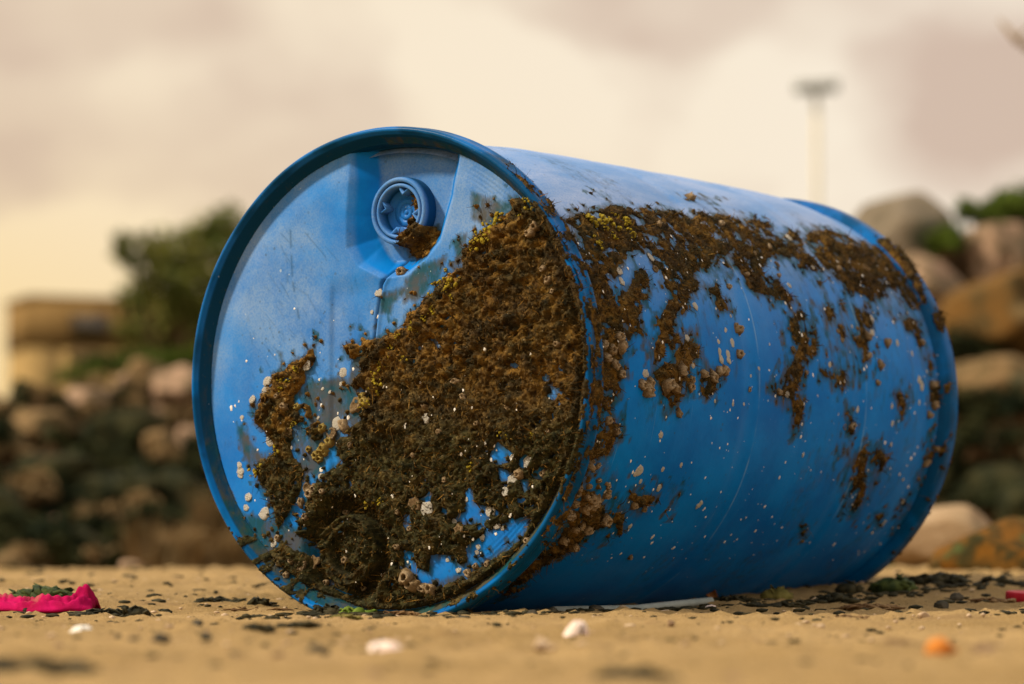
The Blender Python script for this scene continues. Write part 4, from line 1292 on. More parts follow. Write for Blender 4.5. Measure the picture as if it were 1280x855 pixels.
shell('seashell', 'white half buried shell left of the drum, in front of the pink cloth', 'shell', -0.387, 2.572, 0.0130, 0.0104, 0.0094, M_SHELLW, 0.2, 0.15)
seaweed('seaweed', 'dark green heap of seaweed behind the pink cloth strip', 'seaweed', -0.574, 3.473, 0.0430, 0.0193, 0.0215, M_WEEDG, 1, **{'n': 50, 'w': 0.006, 'lumps': 14})
seaweed('seaweed', 'thin dark seaweed strand on the sand in front of the pink cloth', 'seaweed', -0.452, 3.197, 0.0468, 0.0211, 0.0081, M_WEED, 2, **{'n': 40, 'w': 0.0028, 'lumps': 7})
seaweed('seaweed', 'small crumbled knot of seaweed with an upright spike near the pink cloth', 'seaweed', -0.411, 3.139, 0.0177, 0.0080, 0.0150, M_WEED, 3, **{'n': 18, 'w': 0.003, 'lumps': 5})
seaweed('seaweed', 'small dark scrap of weed at the near edge of the pink cloth', 'seaweed', -0.554, 3.286, 0.0111, 0.0050, 0.0055, M_WEED, 4, **{'n': 10, 'w': 0.003, 'lumps': 4})
seaweed('seaweed', 'small black crumb of weed alone between pink cloth and drum', 'seaweed', -0.405, 3.335, 0.0075, 0.0034, 0.0047, M_WEED, 5, **{'n': 8, 'w': 0.002, 'lumps': 3})
seaweed('seaweed', 'long flat dark seaweed left of the drum foot', 'seaweed', -0.359, 3.543, 0.0359, 0.0162, 0.0080, M_WEED, 6, **{'n': 36, 'w': 0.003, 'lumps': 8})
seaweed('seaweed', 'curled dark sprig with two upright tips left of the drum foot', 'seaweed', -0.305, 3.473, 0.0146, 0.0066, 0.0127, M_WEED, 7, **{'n': 14, 'w': 0.004, 'lumps': 5})
seaweed('seaweed', 'thin dry stalk lying level just left of the drum rim', 'seaweed', -0.301, 3.357, 0.0472, 0.0212, 0.0038, M_WEEDB, 8, **{'n': 16, 'w': 0.002, 'lumps': 2})
pebble('pebble', 'black rough pebble left of the drum, the largest of a scattered pair', 'pebble', -0.289, 2.612, (0.0081, 0.0069, 0.0057), M_STONE_D, 11, **{})
pebble('pebble', 'flat dark pebble right below the largest black pebble left of the drum', 'pebble', -0.26, 2.427, (0.0068, 0.0054, 0.0034), M_STONE_D, 12, **{})
pebble('pebble', 'dark lump of stone in the middle of the pebbles below the white shell', 'pebble', -0.283, 2.296, (0.0084, 0.0067, 0.0059), M_STONE_D, 13, **{})
pebble('pebble', 'small dark pebble just left of the dark lump below the white shell', 'pebble', -0.303, 2.281, (0.0051, 0.0043, 0.0036), M_STONE_D, 14, **{})
pebble('pebble', 'tiny dark pebble nearest to the white shell on its right side', 'pebble', -0.334, 2.427, (0.0034, 0.0029, 0.0024), M_STONE_D, 15, **{})
pebble('pebble', 'brown pebble below the white shell', 'pebble', -0.349, 2.194, (0.0049, 0.0042, 0.0034), M_STONE_B, 16, **{})
pebble('pebble', 'small reddish brown pebble right of the brown pebble below the white shell', 'pebble', -0.293, 2.139, (0.0030, 0.0026, 0.0021), M_STONE_B, 17, **{})
pebble('pebble', 'small olive pebble in front of the pink cloth near the picture edge', 'pebble', -0.489, 2.851, (0.0040, 0.0034, 0.0028), M_STONE_B, 18, **{})
pebble('pebble', 'dark round pebble below the drum rim, blurred', 'pebble', -0.205, 2.112, (0.0048, 0.0041, 0.0034), M_STONE_D, 19, **{})
pebble('pebble', 'large dark blurred pebble on the sand below the mossy drum foot', 'pebble', -0.145, 2.139, (0.0090, 0.0072, 0.0050), M_STONE_D, 20, **{})
pebble('pebble', 'dim brown pebble left of the large dark blurred pebble', 'pebble', -0.173, 2.112, (0.0053, 0.0042, 0.0027), M_STONE_B, 21, **{})
seaweed('seaweed', 'dark crumbled seaweed scrap lying below the left part of the drum rim', 'seaweed', -0.227, 2.553, 0.0144, 0.0065, 0.0072, M_WEED, 22, **{'n': 30, 'w': 0.004, 'lumps': 8})
seaweed('seaweed', 'dark flat seaweed scrap below the drum rim, beside the crumbled one', 'seaweed', -0.199, 2.652, 0.0194, 0.0087, 0.0067, M_WEED, 23, **{'n': 36, 'w': 0.004, 'lumps': 9})
seaweed('seaweed', 'long black seaweed band across the near sand at the lower left', 'seaweed', -0.314, 1.84, 0.0492, 0.0221, 0.0067, M_WEED, 24, **{'n': 70, 'w': 0.005, 'lumps': 16})
seaweed('seaweed', 'fresh yellow green sprig pressed under the front rim of the drum', 'seaweed', -0.173, 3.197, 0.0252, 0.0113, 0.0099, M_LEAFG, 25, **{'n': 26, 'w': 0.004, 'lumps': 5})
seaweed('seaweed', 'dark wet weed under the front rim left of the green sprig', 'seaweed', -0.208, 3.197, 0.0180, 0.0081, 0.0117, M_WEED, 26, **{'n': 18, 'w': 0.004, 'lumps': 7})
seaweed('seaweed', 'thin brown twig scraps right of the green sprig under the rim', 'seaweed', -0.124, 3.168, 0.0303, 0.0136, 0.0053, M_WEEDB, 27, **{'n': 22, 'w': 0.0025, 'lumps': 5})
seaweed('seaweed', 'line of small olive weed crumbs in front of the drum foot', 'seaweed', -0.175, 3.001, 0.0186, 0.0084, 0.0059, M_OLIVE, 28, **{'n': 16, 'w': 0.003, 'lumps': 8})
seaweed('seaweed', 'line of small dark weed crumbs in front of the bare blue patches', 'seaweed', -0.086, 3.055, 0.0292, 0.0131, 0.0052, M_WEED, 29, **{'n': 22, 'w': 0.003, 'lumps': 8})
pebble('pebble', 'small red brown chip of stone in front of the drum foot', 'pebble', -0.142, 3.311, (0.0047, 0.0040, 0.0033), M_STONE_B, 30, **{})
pebble('pebble', 'small dark chip in front of the lower right of the front rim', 'pebble', -0.05, 3.001, (0.0068, 0.0054, 0.0034), M_STONE_D, 31, **{})
shell('seashell', 'pale blurred shell on the near sand below the drum', 'shell', -0.096, 2.194, 0.0185, 0.0148, 0.0105, M_SHELL_P, -0.5, 0.3)
shell('seashell', 'pinkish upright shell fragment in front of the drum wall', 'shell', 0.055, 2.534, 0.0128, 0.0102, 0.0171, M_SHELL_P, 0.5, 0.35)
pebble('pebble', 'pale greenish white pebble on the near sand below the pinkish shell', 'pebble', 0.023, 2.237, (0.0082, 0.0070, 0.0057), M_STONE_P, 32, **{})
pebble('pebble', 'olive pebble beside the front rim, nearest to it', 'pebble', 0.022, 3.139, (0.0062, 0.0053, 0.0043), M_STONE_D, 33, **{})
pebble('pebble', 'dark pebble at the near end of the grey straw', 'pebble', 0.045, 3.227, (0.0073, 0.0062, 0.0051), M_STONE_D, 34, **{})
pebble('pebble', 'dark round pebble lying against the middle of the grey straw', 'pebble', 0.096, 3.286, (0.0102, 0.0082, 0.0066), M_STONE_D, 35, **{})
pebble('pebble', 'cream pebble lying on the sand against the grey straw', 'pebble', 0.13, 3.357, (0.0085, 0.0072, 0.0060), M_STONE_P, 36, **{})
pebble('pebble', 'low white pebble in front of the far part of the grey straw', 'pebble', 0.175, 3.258, (0.0073, 0.0058, 0.0033), M_STONE_P, 37, **{})
pebble('pebble', 'pale pebble at the far tip of the grey straw', 'pebble', 0.238, 3.418, (0.0077, 0.0062, 0.0035), M_SHELL_P, 38, **{})
pebble('pebble', 'small cream pebble against the drum wall above the grey straw', 'pebble', 0.129, 3.594, (0.0040, 0.0034, 0.0028), M_STONE_P, 39, **{})
pebble('pebble', 'dark standing chip of stone on the near sand, beside a cream chip', 'pebble', 0.156, 2.804, (0.0038, 0.0033, 0.0052), M_STONE_B, 40, **{})
pebble('pebble', 'cream chip on the near sand beside a dark standing chip', 'pebble', 0.141, 2.715, (0.0061, 0.0049, 0.0037), M_STONE_P, 41, **{})
pebble('pebble', 'brown blurred pebble on the near sand right of the cream chip', 'pebble', 0.207, 2.444, (0.0076, 0.0061, 0.0046), M_STONE_B, 42, **{})
seaweed('seaweed', 'long dark seaweed band on the near sand below the drum wall', 'seaweed', 0.076, 1.811, 0.0316, 0.0142, 0.0076, M_WEED, 43, **{'n': 60, 'w': 0.005, 'lumps': 18})
pebble('pebble', 'dim brown stone on the near sand right of the long dark band', 'pebble', 0.14, 1.821, (0.0087, 0.0070, 0.0043), M_STONE_B, 44, **{})
pebble('pebble', 'dim brown stone below the pale blurred shell, cut by the picture edge', 'pebble', -0.086, 1.765, (0.0079, 0.0067, 0.0055), M_STONE_B, 45, **{})
pebble('seashell', 'orange blurred shell fragment on the near sand at the right', 'shell', 0.311, 2.062, (0.0128, 0.0090, 0.0096), M_ORANGE, 46, **{})
pebble('pebble', 'dim olive stone right of the orange shell fragment', 'pebble', 0.341, 2.049, (0.0149, 0.0092, 0.0057), M_STONE_B, 47, **{})
pebble('pebble', 'faint orange pebble behind the orange shell fragment', 'pebble', 0.437, 3.028, (0.0077, 0.0062, 0.0046), M_STONE_P, 48, **{})
seaweed('seaweed', 'dark brown flat weed left of the orange shell fragment', 'seaweed', 0.305, 2.222, 0.0212, 0.0095, 0.0037, M_WEEDB, 49, **{'n': 30, 'w': 0.004, 'lumps': 6})
seaweed('seaweed', 'black tangled seaweed strand at the tip of the grey straw', 'seaweed', 0.277, 3.561, 0.0300, 0.0135, 0.0080, M_WEED, 50, **{'n': 44, 'w': 0.0028, 'lumps': 5})
seaweed('seaweed', 'yellow green lump of weed standing against the drum wall', 'seaweed', 0.337, 3.628, 0.0173, 0.0078, 0.0173, M_OLIVE, 51, **{'n': 14, 'w': 0.004, 'lumps': 12})
seaweed('seaweed', 'low scattered dark crumbs right of the yellow green lump', 'seaweed', 0.337, 3.491, 0.0236, 0.0106, 0.0059, M_WEED, 52, **{'n': 18, 'w': 0.003, 'lumps': 7})
seaweed('seaweed', 'thick black weed stalk lying before the rear part of the drum', 'seaweed', 0.404, 3.561, 0.0300, 0.0135, 0.0120, M_WEED, 53, **{'n': 34, 'w': 0.005, 'lumps': 9})
seaweed('seaweed', 'black weed with a curled tip against the rear part of the drum', 'seaweed', 0.441, 3.732, 0.0147, 0.0066, 0.0168, M_WEED, 54, **{'n': 14, 'w': 0.004, 'lumps': 6})
seaweed('seaweed', 'crumpled dark green weed beside the rear rim of the drum', 'seaweed', 0.501, 3.75, 0.0274, 0.0123, 0.0221, M_WEEDG, 55, **{'n': 36, 'w': 0.006, 'lumps': 14})
seaweed('seaweed', 'flat brown weed band on the sand in front of the crumpled green weed', 'seaweed', 0.426, 3.418, 0.0442, 0.0199, 0.0067, M_WEEDB, 56, **{'n': 44, 'w': 0.003, 'lumps': 6})
seaweed('seaweed', 'dim brown weed scrap below the flat brown weed band', 'seaweed', 0.361, 3.001, 0.0236, 0.0106, 0.0051, M_WEEDB, 57, **{'n': 22, 'w': 0.003, 'lumps': 5})
seaweed('seaweed', 'long black seaweed heap in front of the orange lichen rock', 'seaweed', 0.574, 3.864, 0.0500, 0.0225, 0.0152, M_WEED, 58, **{'n': 60, 'w': 0.006, 'lumps': 18})
seaweed('seaweed', 'small black weed lump in front of the lichen rock near the red cap', 'seaweed', 0.66, 3.907, 0.0220, 0.0099, 0.0110, M_WEED, 59, **{'n': 24, 'w': 0.004, 'lumps': 8})
pebble('pebble', 'dark olive pebble on the sand below the long black seaweed heap', 'pebble', 0.515, 3.418, (0.0096, 0.0082, 0.0067), M_STONE_D, 60, **{})
pebble('pebble', 'dark rough pebble touching the upper right of the dark olive pebble', 'pebble', 0.558, 3.594, (0.0111, 0.0094, 0.0078), M_STONE_D, 61, **{})
seaweed('seaweed', 'low brown crumbs of weed in front of the red cap', 'seaweed', 0.593, 3.526, 0.0297, 0.0134, 0.0059, M_WEEDB, 62, **{'n': 26, 'w': 0.003, 'lumps': 7})
pebble('pebble', 'yellow pebble between the drum wall and the flat brown weed band', 'pebble', 0.377, 3.561, (0.0060, 0.0051, 0.0042), M_STONE_P, 63, **{})
V, F = tube([(0.049, 3.335, 0.0), (0.147, 3.430, 0.0), (0.246, 3.526, 0.0)], 0.0048, 14)
for i_ in range(3):
    for k_ in range(14):
        v_ = V[i_ * 14 + k_]
        v_.z += gz(v_.x, v_.y) * 0 + gz((0.049, 0.147, 0.246)[i_], (3.335, 3.430, 3.526)[i_]) + 0.0035
tag(mesh_obj('plastic_straw', V, F, M_STRAW), 'pale grey plastic straw lying on the sand along the foot of the drum', 'straw')
leaf('dead_leaf', 'dark maroon leaf lying flat against the drum wall behind the straw', 0.171, 3.526, 0.0615, 0.0109, M_LEAFR, (0.1, 0.0, 0.05), 0.15)
leaf('dead_leaf', 'orange brown leaf tip standing upright against the drum wall', 0.263, 3.628, 0.0326, 0.0071, M_LEAFB, (1.1, -2.25, 0.0), 0.5)
# a folded strip of cloth
nu_, nv_ = 90, 26
uu_, vv_ = np.meshgrid(np.linspace(0, 1, nu_), np.linspace(0, 1, nv_))
uf, vf = uu_.ravel(), vv_.ravel()
prof = 0.010 + 0.012 * np.exp(-((uf - 0.92) / 0.07) ** 2) + 0.005 * np.exp(-((uf - 0.66) / 0.08) ** 2)
P_ = np.c_[uf * 9, vf * 3, 0 * uf]
zz_ = prof * np.sin(math.pi * np.clip(vf, 0.0, 1.0)) ** 0.7 * (0.55 + 0.9 * fbm(P_, 3, 801)) + 0.0040 * np.sin(vf * 17 + 9 * fbm(P_ * 0.8, 2, 802)) * np.sin(math.pi * vf) + 0.0028 * np.abs(np.sin(uf * 60 + vf * 9 + 6 * fbm(P_, 2, 805))) * np.sin(math.pi * vf)
zz_ *= 1 - 0.55 * np.clip((uf - 0.985) / 0.015, 0, 1)
wid = 0.030 + 0.012 * (uf - 0.3) + 0.012 * (fbm(np.c_[uf * 7, 0 * uf, 0 * uf], 2, 803) - 0.5)
X_ = -0.642 + (-0.484 - -0.642) * uf + 0.010 * (vf - 0.5) * 0
Y_ = 3.227 + 0.09 + (3.378 - 3.227) * uf * 0 + (vf - 0.5) * wid * 2 + 0.012 * np.sin(uf * 7)
Z_ = np.maximum(zz_, 0) + np.array(ground_z(X_, Y_)) + 0.003
ii_, jj_ = np.meshgrid(np.arange(nv_ - 1), np.arange(nu_ - 1), indexing='ij')
a_ = ii_ * nu_ + jj_
F_ = np.stack([a_, a_ + 1, a_ + nu_ + 1, a_ + nu_], -1).reshape(-1, 4)
cl = mesh_obj('cloth_strip', np.c_[X_, Y_, Z_], F_, M_PINK)
so = cl.modifiers.new('thickness', 'SOLIDIFY')
so.thickness = 0.003
so.offset = -1
tag(cl, 'bright pink strip of crumpled cloth on the sand left of the drum', 'cloth')
prof_ = [(0.0, 0.0005), (0.0, 0.0325), (0.0008, 0.0335), (0.0105, 0.0335), (0.0120, 0.0323), (0.0122, 0.0255), (0.0116, 0.0235), (0.0116, 0.0005)]
V, F = lathe(prof_, 72)
ang_ = np.arctan2(V[:, 2], V[:, 0])
rd_ = np.hypot(V[:, 0], V[:, 2])
kn_ = np.where((rd_ > 0.0330), 1 + 0.012 * np.sign(np.sin(ang_ * 36)), 1.0)
V = np.c_[V[:, 0] * kn_, V[:, 2] * kn_, V[:, 1]]
o = mesh_obj('bottle_cap', V, F[:, ::-1], M_RED)
o.location = (0.658, 3.611, gz(0.658, 3.611) - 0.001)
o.rotation_euler = (0.05, 0.04, 0)
tag(o, 'bright red plastic cap lying on the sand at the right edge of the picture', 'cap')
# crumbs nobody could count
rg_ = np.random.RandomState(5)
A_V, A_F, cnt_ = [], [], 0
Vi, Fi = ico(1)
for band, (n__, y0_, y1_, s0_, s1_) in enumerate(((1500, 3.05, 4.4, 0.0006, 0.0034), (420, 1.9, 3.1, 0.0006, 0.0030), (330, 4.3, 6.3, 0.0015, 0.0075))):
    for q in range(n__):
        y_ = rg_.uniform(y0_, y1_)
        x_ = rg_.uniform(-0.20, 0.20) * y_
        if band == 0 and rg_.rand() < 0.55:      # a drift line along the drum
            x_ = rg_.uniform(-0.30, 0.75)
            y_ = 3.10 + max(0, x_ + 0.05) * 1.10 + rg_.normal(0, 0.035)
        s_ = s0_ + (s1_ * (1.5 if band == 0 else 1.0) - s0_) * rg_.rand() ** 2.4
        w_ = 1 + 0.5 * (rg_.rand(len(Vi)) - 0.5)
        A_V.append(Vi * w_[:, None] * s_ * np.array([1 + rg_.rand() * 1.6, 1, 0.6]) + np.array([x_, y_, gz(x_, y_) + s_ * 0.3 + 0.0012]))
        A_F.append(Fi + cnt_)
        cnt_ += len(Vi)
tag(mesh_obj('beach_debris', np.concatenate(A_V), np.concatenate(A_F), M_WEED), kind='stuff')
A_V, A_F, cnt_ = [], [], 0
for q in range(420):
    y_ = rg_.uniform(2.2, 4.6)
    x_ = rg_.uniform(-0.2, 0.2) * y_
    s_ = 0.0009 + 0.0030 * rg_.rand() ** 3
    w_ = 1 + 0.5 * (rg_.rand(len(Vi)) - 0.5)
    A_V.append(Vi * w_[:, None] * s_ * np.array([1 + rg_.rand(), 1, 0.7]) + np.array([x_, y_, gz(x_, y_) + s_ * 0.3 + 0.0012]))
    A_F.append(Fi + cnt_)
    cnt_ += len(Vi)
tag(mesh_obj('beach_gravel', np.concatenate(A_V), np.concatenate(A_F), M_STONE_P), kind='stuff')

# ------------------------------------------------------------------ rocks, plants, far things
def rock(name, label, X, Y, Z, s, mat, seed, group=None, sub=4, rough=0.5):
    """X, Y, Z is the middle of the boulder, s its three half sizes in metres"""
    Vi, Fi = ico(sub)
    n = fbm(Vi * 0.9 + seed * 9.1, 2, seed) - 0.5
    n2 = fbm(Vi * 2.4 + seed * 4.3, 4, seed + 90) - 0.5
    V = Vi * (1 + rough * (1.1 * n + 0.8 * n2))[:, None]
    # broken faces
    rg = random.Random(seed)
    for q in range(11):
        d = Vector((rg.gauss(0, 1), rg.gauss(0, 1), rg.gauss(0, 1))).normalized()
        dd = np.array(d[:])
        pr = V @ dd
        lim = rg.uniform(0.62, 0.92)
        V = V - np.where(pr > lim, (pr - lim) * 0.93, 0)[:, None] * dd
    V = V * (1 + 0.10 * rough * (fbm(V * 7.0 + seed, 3, seed + 200) - 0.5))[:, None]
    o = mesh_obj(name, V * np.array(s), Fi, mat)
    o.location = (X, Y, Z)
    return tag(o, label, 'rock', group)


def leaf_cloud(rg, blobs, n, size, flat=1.0):
    """n small leaf faces through the volume of a set of blobs (centre, radius)"""
    V, F = [], []
    wsum = [b[1] ** 2 for b in blobs]
    for q in range(n):
        c, r = rg.choices(blobs, wsum)[0]
        d = Vector((rg.gauss(0, 1), rg.gauss(0, 1), rg.gauss(0, 1))).normalized()
        p = Vector(c) + d * r * (rg.random() ** 0.45) * rg.uniform(0.75, 1.18)
        a_ = Vector((rg.gauss(0, 1), rg.gauss(0, 1), rg.gauss(0.3, 1))).normalized()
        b_ = a_.orthogonal().normalized()
        s = size * rg.uniform(0.55, 1.35)
        i = len(V)
        V += [p - a_ * s, p + b_ * s * 0.38, p + a_ * s, p - b_ * s * 0.38]
        F.append((i, i + 1, i + 2, i + 3))
    return V, np.array(F)


def shrub(name, label, X, Y, w, hgt, mat, seed, n=900, size=0.02, group=None, cat='shrub', z=None):
    rg = random.Random(seed)
    z0 = bz(X, Y) if z is None else z
    root = empty(name, (X, Y, z0 - 0.01))
    tag(root, label, cat, group)
    blobs = [((rg.uniform(-w, w) * 0.6, rg.uniform(-w, w) * 0.5, hgt * rg.uniform(0.35, 0.75)), hgt * rg.uniform(0.28, 0.42)) for _ in range(7)]
    V, F = leaf_cloud(rg, blobs, n, size)
    mesh_obj('foliage', V, F, mat, root, False)
    A = Acc()
    for q in range(6):
        c = blobs[q][0]
        V, F = tube([(0.02 * q - 0.05, 0, -0.03), (c[0] * 0.5, c[1] * 0.5, c[2] * 0.5), c], [0.012, 0.008, 0.003], 5)
        A.add(V, F)
    A.obj('stem', M_BARK, root, True)
    return root


def grass_tuft(name, label, X, Y, w, hgt, mat, seed, n=160, group=None, z=None):
    rg = random.Random(seed)
    V, F = [], []
    for q in range(n):
        x, y = rg.gauss(0, w * 0.45), rg.gauss(0, w * 0.3)
        a_ = rg.uniform(0, 6.28)
        h = hgt * rg.uniform(0.4, 1.1)
        lean = rg.uniform(0.1, 0.7) * h
        dx, dy = math.cos(a_), math.sin(a_)
        ww = 0.0045
        i = len(V)
        for t in (0, 0.5, 1.0):
            cx, cy, cz = x + dx * lean * t * t, y + dy * lean * t * t, h * t - 0.02
            f = ww * (1 - 0.85 * t)
            V += [(cx - dy * f, cy + dx * f, cz), (cx + dy * f, cy - dx * f, cz)]
        F += [(i, i + 1, i + 3, i + 2), (i + 2, i + 3, i + 5, i + 4)]
    o = mesh_obj(name, V, np.array(F), mat, None, False)
    o.location = (X, Y, (bz(X, Y) if z is None else z) - 0.01)
    return tag(o, label, 'grass tuft', group)


rock('boulder', 'round grey boulder on top of the right rock pile, against the sky', 1.944, 14.1, 1.503, (0.3251, 0.325, 0.3251), M_RGREY, 101, group=None, rough=0.35)
rock('boulder', 'pinkish boulder under the round grey boulder beside the drum', 1.942, 13.5, 1.198, (0.2278, 0.213, 0.1974), M_RPINK, 102, group=None, rough=0.6)
rock('boulder', 'pinkish grey boulder with a dark patch under the green bush at the top right', 2.364, 13.95, 1.433, (0.2275, 0.22, 0.2118), M_RPINK, 103, group=None, rough=0.6)
rock('boulder', 'orange boulder in the middle of the right rock pile', 2.271, 13.2, 1.077, (0.2895, 0.275, 0.2598), M_RORANGE, 104, group=None, rough=0.7)
rock('boulder', 'olive brown boulder below the orange boulder in the right rock pile', 2.171, 12.6, 0.712, (0.2976, 0.241, 0.1843), M_RTAN, 105, group=None, rough=0.7)
rock('boulder', 'brown mossy boulder halfway down the right rock pile, at the picture edge', 2.125, 12.15, 0.444, (0.205, 0.178, 0.1503), M_RTAN, 106, group=None, rough=0.7)
rock('boulder', 'dark mossy boulder in the shade low in the right rock pile', 2.134, 12.75, 0.604, (0.2223, 0.201, 0.1793), M_RDARK, 107, group=None, rough=0.6)
rock('boulder', 'small dark boulder in the shade beside the drum rim', 1.946, 11.55, 0.239, (0.2014, 0.162, 0.1234), M_RDARK, 108, group=None, rough=0.6)
rock('boulder', 'dark boulder hidden low behind the rear rim of the drum', 1.871, 12.0, 0.355, (0.2025, 0.186, 0.1687), M_RDARK, 109, group=None, rough=0.6)
rock('boulder', 'pale flat sandy rock on the beach behind the orange lichen rock', 0.972, 6.6, 0.077, (0.1708, 0.25, 0.0854), M_RPALE, 110, group=None, rough=0.3)
rock('boulder', 'low orange lichen covered rock on the sand at the right edge', 0.898, 5.15, 0.009, (0.1767, 0.16, 0.1217), M_RLICHEN, 111, group=None, rough=0.35)
rock('boulder', 'tan boulder behind the top of the drum, mostly hidden', 1.439, 13.8, 1.036, (0.2911, 0.281, 0.2717), M_RTAN, 112, group=None, rough=0.6)
rock('boulder', 'tan boulder behind the middle of the drum wall, hidden', 1.711, 13.5, 0.825, (0.2657, 0.266, 0.2657), M_RTAN, 113, group=None, rough=0.6)
rock('boulder', 'dark boulder filling the gap at the base of the right pile', 1.971, 10.8, 0.163, (0.1822, 0.152, 0.1215), M_RDARK, 114, group=None, rough=0.6)
shrub('shrub', 'bright green bush growing over the top right boulders', 2.355, 14.25, 0.1763, 0.1603, M_GREEN, 115, 1700, 0.027, group=None, cat='shrub', z=1.591)
shrub('shrub', 'taller bright green bush behind the top right boulders, at the picture edge', 2.572, 14.4, 0.2106, 0.2106, M_GREEN, 116, 2000, 0.027, group=None, cat='shrub', z=1.631)
rock('boulder', 'brown boulder wedged between the round grey and the pinkish grey boulder', 2.22, 14.25, 1.348, (0.1763, 0.18, 0.1843), M_RTAN, 117, group=None, rough=0.6)
rock('boulder', 'small pinkish stone showing between the round grey boulder and the bushes', 2.301, 14.55, 1.49, (0.1391, 0.155, 0.1719), M_RPINK, 118, group=None, rough=0.6)
rock('boulder', 'brown boulder behind the bushes at the top right picture edge', 2.684, 14.85, 1.527, (0.2506, 0.23, 0.2088), M_RTAN, 119, group=None, rough=0.6)
shrub('shrub', 'wide dark green bush at the top right picture edge, beside the bright one', 2.754, 14.55, 0.2864, 0.2864, M_GREEN, 120, 1200, 0.033, group=None, cat='shrub', z=1.581)
shrub('shrub', 'small green bush between the round grey boulder and the pinkish one', 2.112, 13.8, 0.0931, 0.1708, M_GREEN, 121, 600, 0.027, group=None, cat='shrub', z=1.418)
shrub('shrub', 'small dark bush in the hollow of the right rock pile', 2.113, 13.05, 0.1248, 0.2936, M_SHRUB, 122, 900, 0.03, group=None, cat='shrub', z=0.763)
rock('boulder', 'pale pinkish boulder high on the left bank, next to the drum', -1.548, 13.35, 0.741, (0.1352, 0.124, 0.1126), M_RPINK, 123, group=None, rough=0.6)
rock('boulder', 'tan boulder high on the left bank, under the tree', -1.772, 13.8, 0.841, (0.1319, 0.112, 0.0931), M_RTAN, 124, group=None, rough=0.6)
rock('boulder', 'pinkish boulder of the left bank at the foot of the building', -1.999, 13.35, 0.696, (0.1276, 0.101, 0.0751), M_RPINK, 125, group=None, rough=0.6)
rock('boulder', 'tan boulder of the left bank near the picture edge, below the building', -2.123, 12.75, 0.551, (0.1649, 0.126, 0.0861), M_RTAN, 126, group=None, rough=0.6)
rock('boulder', 'small tan boulder at the picture edge, halfway up the left bank', -2.185, 12.3, 0.448, (0.1176, 0.104, 0.0899), M_RTAN, 127, group=None, rough=0.6)
rock('boulder', 'large mossy boulder in the middle of the left bank', -1.729, 12.6, 0.51, (0.1843, 0.156, 0.1276), M_RDARK, 128, group=None, rough=0.6)
rock('boulder', 'pale pink stone beside the drum rim, halfway up the bank', -1.353, 12.15, 0.461, (0.082, 0.089, 0.0957), M_RPINK, 129, group=None, rough=0.6)
rock('boulder', 'tan stone between mossy boulders of the left bank', -1.468, 12.0, 0.44, (0.1012, 0.091, 0.081), M_RTAN, 130, group=None, rough=0.6)
rock('boulder', 'dark boulder of the left bank under the tan edge boulders', -1.882, 11.55, 0.297, (0.1949, 0.162, 0.1299), M_RDARK, 131, group=None, rough=0.6)
rock('boulder', 'dark boulder low on the left bank, halfway to the drum', -1.548, 11.25, 0.229, (0.1835, 0.152, 0.1202), M_RDARK, 132, group=None, rough=0.6)
rock('boulder', 'dark boulder low on the left bank beside the drum rim', -1.312, 11.4, 0.214, (0.1603, 0.144, 0.1282), M_RDARK, 133, group=None, rough=0.6)
rock('boulder', 'brown low boulder at the foot of the bank beside the drum', -1.046, 10.5, 0.043, (0.1654, 0.148, 0.1299), M_RDARK, 134, group=None, rough=0.6)
rock('boulder', 'small tan stone at the foot of the left bank near the picture edge', -1.764, 10.05, -0.028, (0.0622, 0.054, 0.0452), M_RTAN, 135, group=None, rough=0.6)
rock('boulder', 'small pinkish stone at the foot of the left bank', -0.883, 6.6, 0.011, (0.0297, 0.024, 0.0186), M_RPINK, 136, group=None, rough=0.6)
rock('boulder', 'dark low boulder at the foot of the left bank behind the cloth', -1.597, 10.35, 0.015, (0.1746, 0.131, 0.0873), M_RDARK, 137, group=None, rough=0.6)
rock('boulder', 'olive brown boulder at the foot of the bank, middle of the left gap', -1.216, 10.2, 0.016, (0.1262, 0.109, 0.0918), M_RTAN, 138, group=None, rough=0.6)
rock('boulder', 'dark boulder at the picture edge low on the left bank', -1.992, 10.95, 0.133, (0.154, 0.142, 0.1293), M_RDARK, 139, group=None, rough=0.6)
rock('boulder', 'mossy stone among the boulders and scrub of the left bank', -1.941, 12.221, 0.339, (0.0929, 0.081, 0.0688), M_RDARK, 140, group='small stones of the left bank', rough=0.8)
rock('boulder', 'mossy stone among the boulders and scrub of the left bank', -1.207, 12.366, 0.372, (0.1228, 0.107, 0.0902), M_RTAN, 141, group='small stones of the left bank', rough=0.8)
rock('boulder', 'mossy stone among the boulders and scrub of the left bank', -2.523, 13.764, 0.693, (0.055, 0.049, 0.042), M_RDARK, 142, group='small stones of the left bank', rough=0.8)
rock('boulder', 'mossy stone among the boulders and scrub of the left bank', -1.793, 12.62, 0.433, (0.0462, 0.041, 0.0356), M_RPINK, 143, group='small stones of the left bank', rough=0.8)
rock('boulder', 'mossy stone among the boulders and scrub of the left bank', -1.421, 11.864, 0.26, (0.0506, 0.045, 0.0385), M_RDARK, 144, group='small stones of the left bank', rough=0.8)
rock('boulder', 'mossy stone among the boulders and scrub of the left bank', -1.59, 12.075, 0.306, (0.0442, 0.039, 0.034), M_RTAN, 145, group='small stones of the left bank', rough=0.8)
rock('boulder', 'mossy stone among the boulders and scrub of the left bank', -2.121, 13.279, 0.599, (0.0666, 0.058, 0.0502), M_RDARK, 146, group='small stones of the left bank', rough=0.8)
rock('boulder', 'mossy stone among the boulders and scrub of the left bank', -2.016, 11.704, 0.226, (0.0607, 0.053, 0.0457), M_RPINK, 147, group='small stones of the left bank', rough=0.8)
